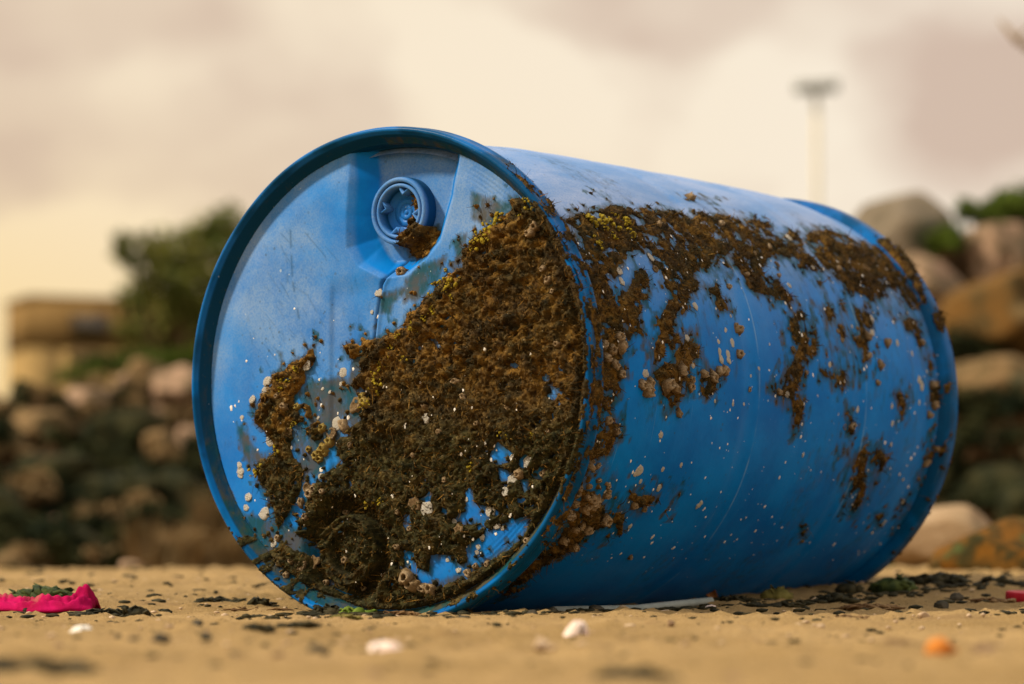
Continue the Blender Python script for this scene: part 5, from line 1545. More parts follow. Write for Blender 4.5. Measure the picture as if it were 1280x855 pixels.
rock('boulder', 'mossy stone among the boulders and scrub of the left bank', -1.925, 12.243, 0.344, (0.1035, 0.09, 0.0764), M_RDARK, 148, group='small stones of the left bank', rough=0.8)
rock('boulder', 'mossy stone among the boulders and scrub of the left bank', -1.256, 13.414, 0.635, (0.0649, 0.057, 0.0491), M_RTAN, 149, group='small stones of the left bank', rough=0.8)
rock('boulder', 'mossy stone among the boulders and scrub of the left bank', -1.033, 10.677, 0.028, (0.077, 0.067, 0.0572), M_RDARK, 150, group='small stones of the left bank', rough=0.8)
rock('boulder', 'mossy stone among the boulders and scrub of the left bank', -1.993, 11.15, 0.115, (0.0533, 0.047, 0.0403), M_RPINK, 151, group='small stones of the left bank', rough=0.8)
rock('boulder', 'mossy stone among the boulders and scrub of the left bank', -1.796, 11.848, 0.256, (0.0723, 0.063, 0.0541), M_RDARK, 152, group='small stones of the left bank', rough=0.8)
rock('boulder', 'mossy stone among the boulders and scrub of the left bank', -1.89, 13.403, 0.632, (0.0664, 0.058, 0.0501), M_RTAN, 153, group='small stones of the left bank', rough=0.8)
rock('boulder', 'mossy stone among the boulders and scrub of the left bank', -1.882, 13.243, 0.59, (0.0573, 0.05, 0.0436), M_RDARK, 154, group='small stones of the left bank', rough=0.8)
rock('boulder', 'mossy stone among the boulders and scrub of the left bank', -1.768, 11.096, 0.104, (0.0706, 0.062, 0.0527), M_RPINK, 155, group='small stones of the left bank', rough=0.8)
rock('boulder', 'mossy stone among the boulders and scrub of the left bank', -2.215, 13.211, 0.581, (0.0698, 0.061, 0.0525), M_RDARK, 156, group='small stones of the left bank', rough=0.8)
rock('boulder', 'mossy stone among the boulders and scrub of the left bank', -2.424, 13.489, 0.656, (0.0774, 0.068, 0.058), M_RTAN, 157, group='small stones of the left bank', rough=0.8)
rock('boulder', 'mossy stone among the boulders and scrub of the left bank', -1.455, 12.465, 0.395, (0.0584, 0.051, 0.0442), M_RDARK, 158, group='small stones of the left bank', rough=0.8)
rock('boulder', 'mossy stone among the boulders and scrub of the left bank', -1.363, 11.509, 0.185, (0.0854, 0.074, 0.0633), M_RPINK, 159, group='small stones of the left bank', rough=0.8)
rock('boulder', 'mossy stone among the boulders and scrub of the left bank', -1.981, 12.864, 0.493, (0.0922, 0.08, 0.0685), M_RDARK, 160, group='small stones of the left bank', rough=0.8)
rock('boulder', 'mossy stone among the boulders and scrub of the left bank', -1.739, 12.141, 0.321, (0.0545, 0.048, 0.0414), M_RTAN, 161, group='small stones of the left bank', rough=0.8)
rock('boulder', 'mossy stone among the boulders and scrub of the left bank', -1.262, 13.997, 0.759, (0.0577, 0.051, 0.044), M_RDARK, 162, group='small stones of the left bank', rough=0.8)
rock('boulder', 'mossy stone among the boulders and scrub of the left bank', -1.641, 13.383, 0.627, (0.0993, 0.086, 0.0736), M_RPINK, 163, group='small stones of the left bank', rough=0.8)
rock('boulder', 'mossy stone among the boulders and scrub of the left bank', -1.482, 11.592, 0.202, (0.063, 0.055, 0.0473), M_RDARK, 164, group='small stones of the left bank', rough=0.8)
rock('boulder', 'mossy stone among the boulders and scrub of the left bank', -2.354, 13.977, 0.753, (0.0517, 0.046, 0.0397), M_RTAN, 165, group='small stones of the left bank', rough=0.8)
rock('boulder', 'mossy stone among the boulders and scrub of the left bank', -2.398, 13.669, 0.705, (0.051, 0.045, 0.0392), M_RDARK, 166, group='small stones of the left bank', rough=0.8)
rock('boulder', 'mossy stone among the boulders and scrub of the left bank', -1.123, 12.212, 0.337, (0.048, 0.042, 0.0368), M_RPINK, 167, group='small stones of the left bank', rough=0.8)
rock('boulder', 'mossy stone among the boulders and scrub of the left bank', -1.37, 11.746, 0.235, (0.07, 0.061, 0.0524), M_RDARK, 168, group='small stones of the left bank', rough=0.8)
rock('boulder', 'mossy stone among the boulders and scrub of the left bank', -1.372, 13.262, 0.595, (0.1382, 0.12, 0.1014), M_RTAN, 169, group='small stones of the left bank', rough=0.8)
rock('boulder', 'mossy stone among the boulders and scrub of the left bank', -1.193, 11.583, 0.201, (0.0634, 0.056, 0.0476), M_RDARK, 170, group='small stones of the left bank', rough=0.8)
rock('boulder', 'mossy stone among the boulders and scrub of the left bank', -1.102, 11.517, 0.187, (0.0816, 0.071, 0.0606), M_RPINK, 171, group='small stones of the left bank', rough=0.8)
rock('boulder', 'mossy stone among the boulders and scrub of the left bank', -1.577, 11.92, 0.272, (0.0561, 0.049, 0.0425), M_RDARK, 172, group='small stones of the left bank', rough=0.8)
rock('boulder', 'mossy stone among the boulders and scrub of the left bank', -1.554, 13.507, 0.661, (0.0533, 0.047, 0.0408), M_RTAN, 173, group='small stones of the left bank', rough=0.8)
rock('boulder', 'mossy stone among the boulders and scrub of the left bank', -1.161, 11.371, 0.158, (0.1262, 0.109, 0.0924), M_RDARK, 174, group='small stones of the left bank', rough=0.8)
rock('boulder', 'mossy stone among the boulders and scrub of the left bank', -1.7, 12.247, 0.345, (0.0455, 0.04, 0.035), M_RPINK, 175, group='small stones of the left bank', rough=0.8)
rock('boulder', 'mossy stone among the boulders and scrub of the left bank', -1.508, 10.852, 0.059, (0.0927, 0.081, 0.0684), M_RDARK, 176, group='small stones of the left bank', rough=0.8)
rock('boulder', 'mossy stone among the boulders and scrub of the left bank', -2.141, 12.567, 0.42, (0.0506, 0.045, 0.0387), M_RTAN, 177, group='small stones of the left bank', rough=0.8)
rock('boulder', 'mossy stone among the boulders and scrub of the left bank', -1.726, 13.953, 0.746, (0.1385, 0.12, 0.1017), M_RDARK, 178, group='small stones of the left bank', rough=0.8)
rock('boulder', 'mossy stone among the boulders and scrub of the left bank', -2.515, 13.7, 0.714, (0.0686, 0.06, 0.0517), M_RPINK, 179, group='small stones of the left bank', rough=0.8)
shrub('shrub', 'low dark scrub growing between stones of the left bank', -1.399, 11.888, 0.1368, 0.135, M_DRY, 180, 380, 0.024, group='scrub of the left bank', cat='shrub', z=0.325)
shrub('shrub', 'low dark scrub growing between stones of the left bank', -1.466, 11.736, 0.1613, 0.1289, M_SHRUB, 181, 380, 0.024, group='scrub of the left bank', cat='shrub', z=0.288)
shrub('shrub', 'low dark scrub growing between stones of the left bank', -2.2, 12.212, 0.0898, 0.1882, M_SHRUB, 182, 380, 0.024, group='scrub of the left bank', cat='shrub', z=0.405)
shrub('shrub', 'low dark scrub growing between stones of the left bank', -1.197, 11.118, 0.0889, 0.1057, M_SHRUB, 183, 380, 0.024, group='scrub of the left bank', cat='shrub', z=0.15)
shrub('shrub', 'low dark scrub growing between stones of the left bank', -1.101, 10.766, 0.0995, 0.0846, M_SHRUB, 184, 380, 0.024, group='scrub of the left bank', cat='shrub', z=0.077)
shrub('shrub', 'low dark scrub growing between stones of the left bank', -1.64, 10.366, 0.1261, 0.0896, M_DRY, 185, 380, 0.024, group='scrub of the left bank', cat='shrub', z=0.001)
shrub('shrub', 'low dark scrub growing between stones of the left bank', -1.154, 10.759, 0.1298, 0.1113, M_SHRUB, 186, 380, 0.024, group='scrub of the left bank', cat='shrub', z=0.076)
shrub('shrub', 'low dark scrub growing between stones of the left bank', -1.841, 10.685, 0.0966, 0.1159, M_SHRUB, 187, 380, 0.024, group='scrub of the left bank', cat='shrub', z=0.061)
shrub('shrub', 'low dark scrub growing between stones of the left bank', -1.766, 10.335, 0.1363, 0.1452, M_SHRUB, 188, 380, 0.024, group='scrub of the left bank', cat='shrub', z=-0.005)
shrub('shrub', 'low dark scrub growing between stones of the left bank', -1.528, 10.116, 0.0834, 0.0945, M_SHRUB, 189, 380, 0.024, group='scrub of the left bank', cat='shrub', z=-0.044)
shrub('shrub', 'low dark scrub growing between stones of the left bank', -1.001, 10.45, 0.1239, 0.1189, M_DRY, 190, 380, 0.024, group='scrub of the left bank', cat='shrub', z=0.016)
shrub('shrub', 'low dark scrub growing between stones of the left bank', -1.266, 11.708, 0.1537, 0.0947, M_SHRUB, 191, 380, 0.024, group='scrub of the left bank', cat='shrub', z=0.282)
shrub('shrub', 'low dark scrub growing between stones of the left bank', -1.286, 11.873, 0.1538, 0.1183, M_SHRUB, 192, 380, 0.024, group='scrub of the left bank', cat='shrub', z=0.321)
shrub('shrub', 'low dark scrub growing between stones of the left bank', -1.706, 11.726, 0.1254, 0.0952, M_SHRUB, 193, 380, 0.024, group='scrub of the left bank', cat='shrub', z=0.286)
shrub('shrub', 'low dark scrub growing between stones of the left bank', -1.414, 10.429, 0.1295, 0.0966, M_SHRUB, 194, 380, 0.024, group='scrub of the left bank', cat='shrub', z=0.012)
shrub('shrub', 'low dark scrub growing between stones of the left bank', -1.171, 10.131, 0.0938, 0.1551, M_DRY, 195, 380, 0.024, group='scrub of the left bank', cat='shrub', z=-0.042)
shrub('shrub', 'low dark scrub growing between stones of the left bank', -1.154, 10.746, 0.0761, 0.0836, M_SHRUB, 196, 380, 0.024, group='scrub of the left bank', cat='shrub', z=0.073)
shrub('shrub', 'low dark scrub growing between stones of the left bank', -1.671, 10.648, 0.1121, 0.0919, M_SHRUB, 197, 380, 0.024, group='scrub of the left bank', cat='shrub', z=0.054)
shrub('shrub', 'low dark scrub growing between stones of the left bank', -1.399, 10.101, 0.1294, 0.0802, M_SHRUB, 198, 380, 0.024, group='scrub of the left bank', cat='shrub', z=-0.047)
shrub('shrub', 'low dark scrub growing between stones of the left bank', -2.022, 11.262, 0.1488, 0.1247, M_SHRUB, 199, 380, 0.024, group='scrub of the left bank', cat='shrub', z=0.181)
shrub('shrub', 'low dark scrub growing between stones of the left bank', -2.179, 12.216, 0.1306, 0.0971, M_DRY, 200, 380, 0.024, group='scrub of the left bank', cat='shrub', z=0.406)
shrub('shrub', 'low dark scrub growing between stones of the left bank', -1.732, 11.948, 0.1241, 0.1462, M_SHRUB, 201, 380, 0.024, group='scrub of the left bank', cat='shrub', z=0.339)
shrub('shrub', 'low dark scrub growing between stones of the left bank', -1.647, 10.932, 0.1232, 0.0944, M_SHRUB, 202, 380, 0.024, group='scrub of the left bank', cat='shrub', z=0.111)
shrub('shrub', 'low dark scrub growing between stones of the left bank', -1.307, 11.734, 0.0923, 0.1079, M_SHRUB, 203, 380, 0.024, group='scrub of the left bank', cat='shrub', z=0.288)
shrub('shrub', 'low dark scrub growing between stones of the left bank', -1.665, 11.81, 0.0798, 0.0894, M_SHRUB, 204, 380, 0.024, group='scrub of the left bank', cat='shrub', z=0.306)
shrub('shrub', 'low dark scrub growing between stones of the left bank', -1.924, 11.302, 0.1324, 0.1585, M_DRY, 205, 380, 0.024, group='scrub of the left bank', cat='shrub', z=0.189)
shrub('shrub', 'low dark scrub growing between stones of the left bank', -1.334, 11.031, 0.106, 0.085, M_SHRUB, 206, 380, 0.024, group='scrub of the left bank', cat='shrub', z=0.131)
shrub('shrub', 'low dark scrub growing between stones of the left bank', -1.713, 11.353, 0.1262, 0.0959, M_SHRUB, 207, 380, 0.024, group='scrub of the left bank', cat='shrub', z=0.201)
shrub('shrub', 'low dark scrub growing between stones of the left bank', -1.302, 11.846, 0.1028, 0.1276, M_SHRUB, 208, 380, 0.024, group='scrub of the left bank', cat='shrub', z=0.314)
shrub('shrub', 'low dark scrub growing between stones of the left bank', -1.627, 10.199, 0.0797, 0.135, M_SHRUB, 209, 380, 0.024, group='scrub of the left bank', cat='shrub', z=-0.03)
shrub('shrub', 'low dark scrub growing between stones of the left bank', -1.422, 11.057, 0.078, 0.1198, M_DRY, 210, 380, 0.024, group='scrub of the left bank', cat='shrub', z=0.137)
shrub('shrub', 'low dark scrub growing between stones of the left bank', -2.011, 12.365, 0.1473, 0.0968, M_SHRUB, 211, 380, 0.024, group='scrub of the left bank', cat='shrub', z=0.444)
shrub('shrub', 'low dark scrub growing between stones of the left bank', -1.096, 11.69, 0.1619, 0.133, M_SHRUB, 212, 380, 0.024, group='scrub of the left bank', cat='shrub', z=0.277)
shrub('shrub', 'low dark scrub growing between stones of the left bank', -1.35, 10.665, 0.1083, 0.1551, M_SHRUB, 213, 380, 0.024, group='scrub of the left bank', cat='shrub', z=0.057)
shrub('shrub', 'low dark scrub growing between stones of the left bank', -1.301, 11.974, 0.0845, 0.1751, M_SHRUB, 214, 380, 0.024, group='scrub of the left bank', cat='shrub', z=0.345)
shrub('shrub', 'low dark scrub growing between stones of the left bank', -1.555, 10.803, 0.126, 0.1209, M_DRY, 215, 380, 0.024, group='scrub of the left bank', cat='shrub', z=0.085)
shrub('shrub', 'low dark scrub growing between stones of the left bank', -1.844, 10.561, 0.1105, 0.1549, M_SHRUB, 216, 380, 0.024, group='scrub of the left bank', cat='shrub', z=0.037)
shrub('shrub', 'low dark scrub growing between stones of the left bank', -1.683, 10.218, 0.0878, 0.1526, M_SHRUB, 217, 380, 0.024, group='scrub of the left bank', cat='shrub', z=-0.026)
shrub('shrub', 'low dark scrub growing between stones of the left bank', -2.084, 11.572, 0.1386, 0.1251, M_SHRUB, 218, 380, 0.024, group='scrub of the left bank', cat='shrub', z=0.25)
shrub('shrub', 'low dark scrub growing between stones of the left bank', -1.504, 10.665, 0.111, 0.1155, M_SHRUB, 219, 380, 0.024, group='scrub of the left bank', cat='shrub', z=0.057)
shrub('shrub', 'low dark scrub growing between stones of the left bank', -1.192, 11.7, 0.1362, 0.1634, M_DRY, 220, 380, 0.024, group='scrub of the left bank', cat='shrub', z=0.28)
shrub('shrub', 'low dark scrub growing between stones of the left bank', -1.667, 10.292, 0.1387, 0.1501, M_SHRUB, 221, 380, 0.024, group='scrub of the left bank', cat='shrub', z=-0.013)
shrub('shrub', 'low dark scrub growing between stones of the left bank', -1.486, 11.198, 0.085, 0.1539, M_SHRUB, 222, 380, 0.024, group='scrub of the left bank', cat='shrub', z=0.167)
shrub('shrub', 'low dark scrub growing between stones of the left bank', -1.628, 11.972, 0.0919, 0.0949, M_SHRUB, 223, 380, 0.024, group='scrub of the left bank', cat='shrub', z=0.345)
shrub('shrub', 'low dark scrub growing between stones of the left bank', -1.808, 13.136, 0.0964, 0.1117, M_DRY, 224, 260, 0.021, group='scrub of the left bank', cat='shrub', z=0.571)
shrub('shrub', 'low dark scrub growing between stones of the left bank', -1.476, 13.624, 0.098, 0.1011, M_SHRUB, 225, 260, 0.021, group='scrub of the left bank', cat='shrub', z=0.713)
shrub('shrub', 'low dark scrub growing between stones of the left bank', -1.757, 13.073, 0.0908, 0.1163, M_SHRUB, 226, 260, 0.021, group='scrub of the left bank', cat='shrub', z=0.553)
shrub('shrub', 'low dark scrub growing between stones of the left bank', -1.963, 13.083, 0.0967, 0.0648, M_DRY, 227, 260, 0.021, group='scrub of the left bank', cat='shrub', z=0.556)
shrub('shrub', 'low dark scrub growing between stones of the left bank', -2.064, 13.602, 0.0752, 0.0613, M_SHRUB, 228, 260, 0.021, group='scrub of the left bank', cat='shrub', z=0.707)
shrub('shrub', 'low dark scrub growing between stones of the left bank', -2.278, 13.465, 0.0916, 0.0994, M_SHRUB, 229, 260, 0.021, group='scrub of the left bank', cat='shrub', z=0.666)
shrub('shrub', 'low dark scrub growing between stones of the left bank', -1.587, 13.141, 0.106, 0.0854, M_DRY, 230, 260, 0.021, group='scrub of the left bank', cat='shrub', z=0.572)
shrub('shrub', 'low dark scrub growing between stones of the left bank', -1.659, 13.062, 0.0936, 0.0766, M_SHRUB, 231, 260, 0.021, group='scrub of the left bank', cat='shrub', z=0.55)
shrub('shrub', 'low dark scrub growing between stones of the left bank', -1.431, 12.801, 0.0711, 0.0924, M_SHRUB, 232, 260, 0.021, group='scrub of the left bank', cat='shrub', z=0.478)
shrub('shrub', 'low dark scrub growing between stones of the left bank', -1.466, 13.666, 0.0831, 0.1127, M_DRY, 233, 260, 0.021, group='scrub of the left bank', cat='shrub', z=0.726)
shrub('shrub', 'low dark scrub growing between stones of the left bank', -2.341, 12.829, 0.0898, 0.1052, M_SHRUB, 234, 260, 0.021, group='scrub of the left bank', cat='shrub', z=0.486)
shrub('shrub', 'low dark scrub growing between stones of the left bank', -1.791, 12.598, 0.0785, 0.0933, M_SHRUB, 235, 260, 0.021, group='scrub of the left bank', cat='shrub', z=0.424)
shrub('shrub', 'low dark scrub growing between stones of the left bank', -2.372, 13.061, 0.0846, 0.1238, M_DRY, 236, 260, 0.021, group='scrub of the left bank', cat='shrub', z=0.55)
shrub('shrub', 'low dark scrub growing between stones of the left bank', -1.508, 13.559, 0.0705, 0.0693, M_SHRUB, 237, 260, 0.021, group='scrub of the left bank', cat='shrub', z=0.694)
shrub('shrub', 'low dark scrub growing between stones of the left bank', -2.19, 12.854, 0.0887, 0.0926, M_SHRUB, 238, 260, 0.021, group='scrub of the left bank', cat='shrub', z=0.493)
shrub('shrub', 'low dark scrub growing between stones of the left bank', -2.046, 13.717, 0.0876, 0.1311, M_DRY, 239, 260, 0.021, group='scrub of the left bank', cat='shrub', z=0.741)
rock('boulder', 'mossy stone among the boulders and scrub of the left bank', -1.784, 12.848, 0.491, (0.0417, 0.05, 0.0588), M_RPINK, 240, group='small stones of the left bank', rough=0.8)
rock('boulder', 'mossy stone among the boulders and scrub of the left bank', -1.811, 13.394, 0.671, (0.0438, 0.043, 0.0413), M_RTAN, 241, group='small stones of the left bank', rough=0.8)
rock('boulder', 'mossy stone among the boulders and scrub of the left bank', -2.073, 13.503, 0.678, (0.0353, 0.044, 0.0529), M_RDARK, 242, group='small stones of the left bank', rough=0.8)
rock('boulder', 'mossy stone among the boulders and scrub of the left bank', -1.877, 13.744, 0.787, (0.0659, 0.061, 0.0552), M_RPINK, 243, group='small stones of the left bank', rough=0.8)
rock('boulder', 'mossy stone among the boulders and scrub of the left bank', -2.198, 13.576, 0.688, (0.0719, 0.058, 0.0439), M_RTAN, 244, group='small stones of the left bank', rough=0.8)
rock('boulder', 'mossy stone among the boulders and scrub of the left bank', -1.541, 13.768, 0.836, (0.0355, 0.049, 0.0619), M_RDARK, 245, group='small stones of the left bank', rough=0.8)
rock('boulder', 'mossy stone among the boulders and scrub of the left bank', -2.098, 13.575, 0.7, (0.0829, 0.064, 0.0455), M_RPINK, 246, group='small stones of the left bank', rough=0.8)
rock('boulder', 'mossy stone among the boulders and scrub of the left bank', -1.974, 12.992, 0.515, (0.0763, 0.065, 0.0529), M_RTAN, 247, group='small stones of the left bank', rough=0.8)
rock('boulder', 'mossy stone among the boulders and scrub of the left bank', -2.38, 13.316, 0.576, (0.0514, 0.049, 0.0465), M_RDARK, 248, group='small stones of the left bank', rough=0.8)
rock('boulder', 'mossy stone among the boulders and scrub of the left bank', -1.931, 13.587, 0.724, (0.0448, 0.046, 0.0476), M_RPINK, 249, group='small stones of the left bank', rough=0.8)
rock('boulder', 'mossy stone among the boulders and scrub of the left bank', -1.733, 13.25, 0.631, (0.0696, 0.062, 0.0543), M_RTAN, 250, group='small stones of the left bank', rough=0.8)
rock('boulder', 'mossy stone among the boulders and scrub of the left bank', -1.989, 13.394, 0.65, (0.0767, 0.06, 0.0424), M_RDARK, 251, group='small stones of the left bank', rough=0.8)
rock('boulder', 'mossy stone among the boulders and scrub of the left bank', -1.355, 12.961, 0.58, (0.0766, 0.062, 0.0472), M_RPINK, 252, group='small stones of the left bank', rough=0.8)
rock('boulder', 'mossy stone among the boulders and scrub of the left bank', -1.83, 13.558, 0.726, (0.0682, 0.058, 0.0486), M_RTAN, 253, group='small stones of the left bank', rough=0.8)
rock('boulder', 'mossy stone among the boulders and scrub of the left bank', -2.007, 13.508, 0.687, (0.0382, 0.039, 0.0403), M_RDARK, 254, group='small stones of the left bank', rough=0.8)
rock('boulder', 'mossy stone among the boulders and scrub of the left bank', -1.811, 13.778, 0.808, (0.0832, 0.06, 0.0365), M_RPINK, 255, group='small stones of the left bank', rough=0.8)
rock('boulder', 'mossy stone among the boulders and scrub of the left bank', -1.747, 13.939, 0.874, (0.0533, 0.051, 0.0492), M_RTAN, 256, group='small stones of the left bank', rough=0.8)
rock('boulder', 'mossy stone among the boulders and scrub of the left bank', -2.38, 13.894, 0.782, (0.0705, 0.061, 0.0525), M_RDARK, 257, group='small stones of the left bank', rough=0.8)
rock('boulder', 'mossy stone among the boulders and scrub of the left bank', -1.371, 12.802, 0.526, (0.0492, 0.049, 0.0489), M_RPINK, 258, group='small stones of the left bank', rough=0.8)
rock('boulder', 'mossy stone among the boulders and scrub of the left bank', -1.93, 13.361, 0.645, (0.0529, 0.058, 0.0631), M_RTAN, 259, group='small stones of the left bank', rough=0.8)
rock('boulder', 'mossy stone among the boulders and scrub of the left bank', -2.283, 13.119, 0.52, (0.0667, 0.064, 0.0616), M_RDARK, 260, group='small stones of the left bank', rough=0.8)
rock('boulder', 'mossy stone among the boulders and scrub of the left bank', -1.785, 12.745, 0.458, (0.0329, 0.044, 0.0547), M_RPINK, 261, group='small stones of the left bank', rough=0.8)
shrub('shrub', 'low dark scrub growing between stones of the left bank', -1.448, 13.116, 0.0706, 0.0685, M_DRY, 262, 200, 0.0195, group='scrub of the left bank', cat='shrub', z=0.62)
shrub('shrub', 'low dark scrub growing between stones of the left bank', -1.657, 13.623, 0.0897, 0.0766, M_SHRUB, 263, 200, 0.0195, group='scrub of the left bank', cat='shrub', z=0.77)
shrub('shrub', 'low dark scrub growing between stones of the left bank', -2.11, 13.043, 0.0686, 0.056, M_DRY, 264, 200, 0.0195, group='scrub of the left bank', cat='shrub', z=0.6)
shrub('shrub', 'low dark scrub growing between stones of the left bank', -2.025, 13.014, 0.0588, 0.0857, M_SHRUB, 265, 200, 0.0195, group='scrub of the left bank', cat='shrub', z=0.592)
shrub('shrub', 'low dark scrub growing between stones of the left bank', -1.611, 13.64, 0.0737, 0.0899, M_DRY, 266, 200, 0.0195, group='scrub of the left bank', cat='shrub', z=0.776)
shrub('shrub', 'low dark scrub growing between stones of the left bank', -1.779, 13.009, 0.0679, 0.0788, M_SHRUB, 267, 200, 0.0195, group='scrub of the left bank', cat='shrub', z=0.59)
shrub('shrub', 'low dark scrub growing between stones of the left bank', -1.996, 13.028, 0.0882, 0.0762, M_DRY, 268, 200, 0.0195, group='scrub of the left bank', cat='shrub', z=0.595)
shrub('shrub', 'low dark scrub growing between stones of the left bank', -1.971, 13.428, 0.0798, 0.0587, M_SHRUB, 269, 200, 0.0195, group='scrub of the left bank', cat='shrub', z=0.712)
shrub('shrub', 'low dark scrub growing between stones of the left bank', -1.827, 13.471, 0.0686, 0.0677, M_DRY, 270, 200, 0.0195, group='scrub of the left bank', cat='shrub', z=0.724)
shrub('shrub', 'low dark scrub growing between stones of the left bank', -1.578, 13.568, 0.0642, 0.0609, M_SHRUB, 271, 200, 0.0195, group='scrub of the left bank', cat='shrub', z=0.754)
shrub('shrub', 'low dark scrub growing between stones of the left bank', -2.207, 13.365, 0.0907, 0.0933, M_DRY, 272, 200, 0.0195, group='scrub of the left bank', cat='shrub', z=0.693)
shrub('shrub', 'low dark scrub growing between stones of the left bank', -1.831, 13.369, 0.0918, 0.0765, M_SHRUB, 273, 200, 0.0195, group='scrub of the left bank', cat='shrub', z=0.694)
shrub('shrub', 'low dark scrub growing between stones of the left bank', -1.757, 13.184, 0.0554, 0.0892, M_DRY, 274, 200, 0.0195, group='scrub of the left bank', cat='shrub', z=0.64)
shrub('shrub', 'low dark scrub growing between stones of the left bank', -2.121, 13.279, 0.0938, 0.0769, M_SHRUB, 275, 200, 0.0195, group='scrub of the left bank', cat='shrub', z=0.668)
shrub('shrub', 'low dark scrub growing between stones of the left bank', -1.91, 13.121, 0.0916, 0.0789, M_DRY, 276, 200, 0.0195, group='scrub of the left bank', cat='shrub', z=0.622)
shrub('shrub', 'low dark scrub growing between stones of the left bank', -2.114, 12.998, 0.052, 0.0809, M_SHRUB, 277, 200, 0.0195, group='scrub of the left bank', cat='shrub', z=0.587)
shrub('shrub', 'dry brown scrub along the foot of the left bank', -0.976, 10.125, 0.0957, 0.0921, M_SHRUB, 278, 240, 0.0195, group='scrub along the foot of the left bank', cat='shrub', z=-0.032)
shrub('shrub', 'dry brown scrub along the foot of the left bank', -1.676, 10.125, 0.0668, 0.0516, M_DRY, 279, 240, 0.0195, group='scrub along the foot of the left bank', cat='shrub', z=-0.035)
shrub('shrub', 'dry brown scrub along the foot of the left bank', -1.731, 10.125, 0.1097, 0.0912, M_DRY, 280, 240, 0.0195, group='scrub along the foot of the left bank', cat='shrub', z=-0.037)
shrub('shrub', 'dry brown scrub along the foot of the left bank', -1.109, 10.125, 0.1124, 0.0509, M_SHRUB, 281, 240, 0.0195, group='scrub along the foot of the left bank', cat='shrub', z=-0.052)
shrub('shrub', 'dry brown scrub along the foot of the left bank', -1.31, 10.125, 0.0934, 0.1023, M_DRY, 282, 240, 0.0195, group='scrub along the foot of the left bank', cat='shrub', z=-0.027)
shrub('shrub', 'dry brown scrub along the foot of the left bank', -1.389, 10.125, 0.0798, 0.069, M_DRY, 283, 240, 0.0195, group='scrub along the foot of the left bank', cat='shrub', z=-0.037)
shrub('shrub', 'dry brown scrub along the foot of the left bank', -0.963, 10.125, 0.1095, 0.113, M_SHRUB, 284, 240, 0.0195, group='scrub along the foot of the left bank', cat='shrub', z=-0.064)
shrub('shrub', 'dry brown scrub along the foot of the left bank', -1.109, 10.125, 0.0899, 0.0934, M_DRY, 285, 240, 0.0195, group='scrub along the foot of the left bank', cat='shrub', z=-0.037)
shrub('shrub', 'dry brown scrub along the foot of the left bank', -1.16, 10.125, 0.0932, 0.0505, M_DRY, 286, 240, 0.0195, group='scrub along the foot of the left bank', cat='shrub', z=-0.053)
shrub('shrub', 'dry brown scrub along the foot of the left bank', -0.919, 10.125, 0.124, 0.0493, M_SHRUB, 287, 240, 0.0195, group='scrub along the foot of the left bank', cat='shrub', z=-0.034)
shrub('shrub', 'dry brown scrub along the foot of the left bank', -0.899, 10.125, 0.1134, 0.0404, M_DRY, 288, 240, 0.0195, group='scrub along the foot of the left bank', cat='shrub', z=-0.041)
shrub('shrub', 'dry brown scrub along the foot of the left bank', -1.416, 10.125, 0.1061, 0.0889, M_DRY, 289, 240, 0.0195, group='scrub along the foot of the left bank', cat='shrub', z=-0.036)
shrub('shrub', 'dry brown scrub along the foot of the left bank', -1.399, 10.125, 0.1239, 0.0468, M_SHRUB, 290, 240, 0.0195, group='scrub along the foot of the left bank', cat='shrub', z=-0.054)
shrub('shrub', 'dry brown scrub along the foot of the left bank', -1.302, 10.125, 0.1023, 0.0593, M_DRY, 291, 240, 0.0195, group='scrub along the foot of the left bank', cat='shrub', z=-0.053)
shrub('shrub', 'dry brown scrub along the foot of the left bank', -1.001, 10.125, 0.1156, 0.0747, M_DRY, 292, 240, 0.0195, group='scrub along the foot of the left bank', cat='shrub', z=-0.035)
shrub('shrub', 'dry brown scrub along the foot of the left bank', -1.707, 10.125, 0.0675, 0.0987, M_SHRUB, 293, 240, 0.0195, group='scrub along the foot of the left bank', cat='shrub', z=-0.058)
shrub('shrub', 'dry brown scrub along the foot of the left bank', -1.266, 10.125, 0.113, 0.0696, M_DRY, 294, 240, 0.0195, group='scrub along the foot of the left bank', cat='shrub', z=-0.061)
shrub('shrub', 'dry brown scrub along the foot of the left bank', -1.715, 10.125, 0.0627, 0.0882, M_DRY, 295, 240, 0.0195, group='scrub along the foot of the left bank', cat='shrub', z=-0.036)
shrub('shrub', 'dark scrub in the shaded gaps of the right rock pile', 1.922, 12.112, 0.0951, 0.1298, M_SHRUB, 296, 380, 0.024, group='scrub of the right pile', cat='shrub', z=0.583)
shrub('shrub', 'dark scrub in the shaded gaps of the right rock pile', 2.086, 11.833, 0.1067, 0.106, M_SHRUB, 297, 380, 0.024, group='scrub of the right pile', cat='shrub', z=0.431)
shrub('shrub', 'dark scrub in the shaded gaps of the right rock pile', 2.007, 12.083, 0.1217, 0.1031, M_SHRUB, 298, 380, 0.024, group='scrub of the right pile', cat='shrub', z=0.567)
shrub('shrub', 'dark scrub in the shaded gaps of the right rock pile', 2.014, 11.567, 0.1043, 0.1005, M_SHRUB, 299, 380, 0.024, group='scrub of the right pile', cat='shrub', z=0.292)
shrub('shrub', 'dark scrub in the shaded gaps of the right rock pile', 1.971, 12.05, 0.0958, 0.1195, M_SHRUB, 300, 380, 0.024, group='scrub of the right pile', cat='shrub', z=0.549)
shrub('shrub', 'dark scrub in the shaded gaps of the right rock pile', 2.117, 11.469, 0.1234, 0.1428, M_SHRUB, 301, 380, 0.024, group='scrub of the right pile', cat='shrub', z=0.242)
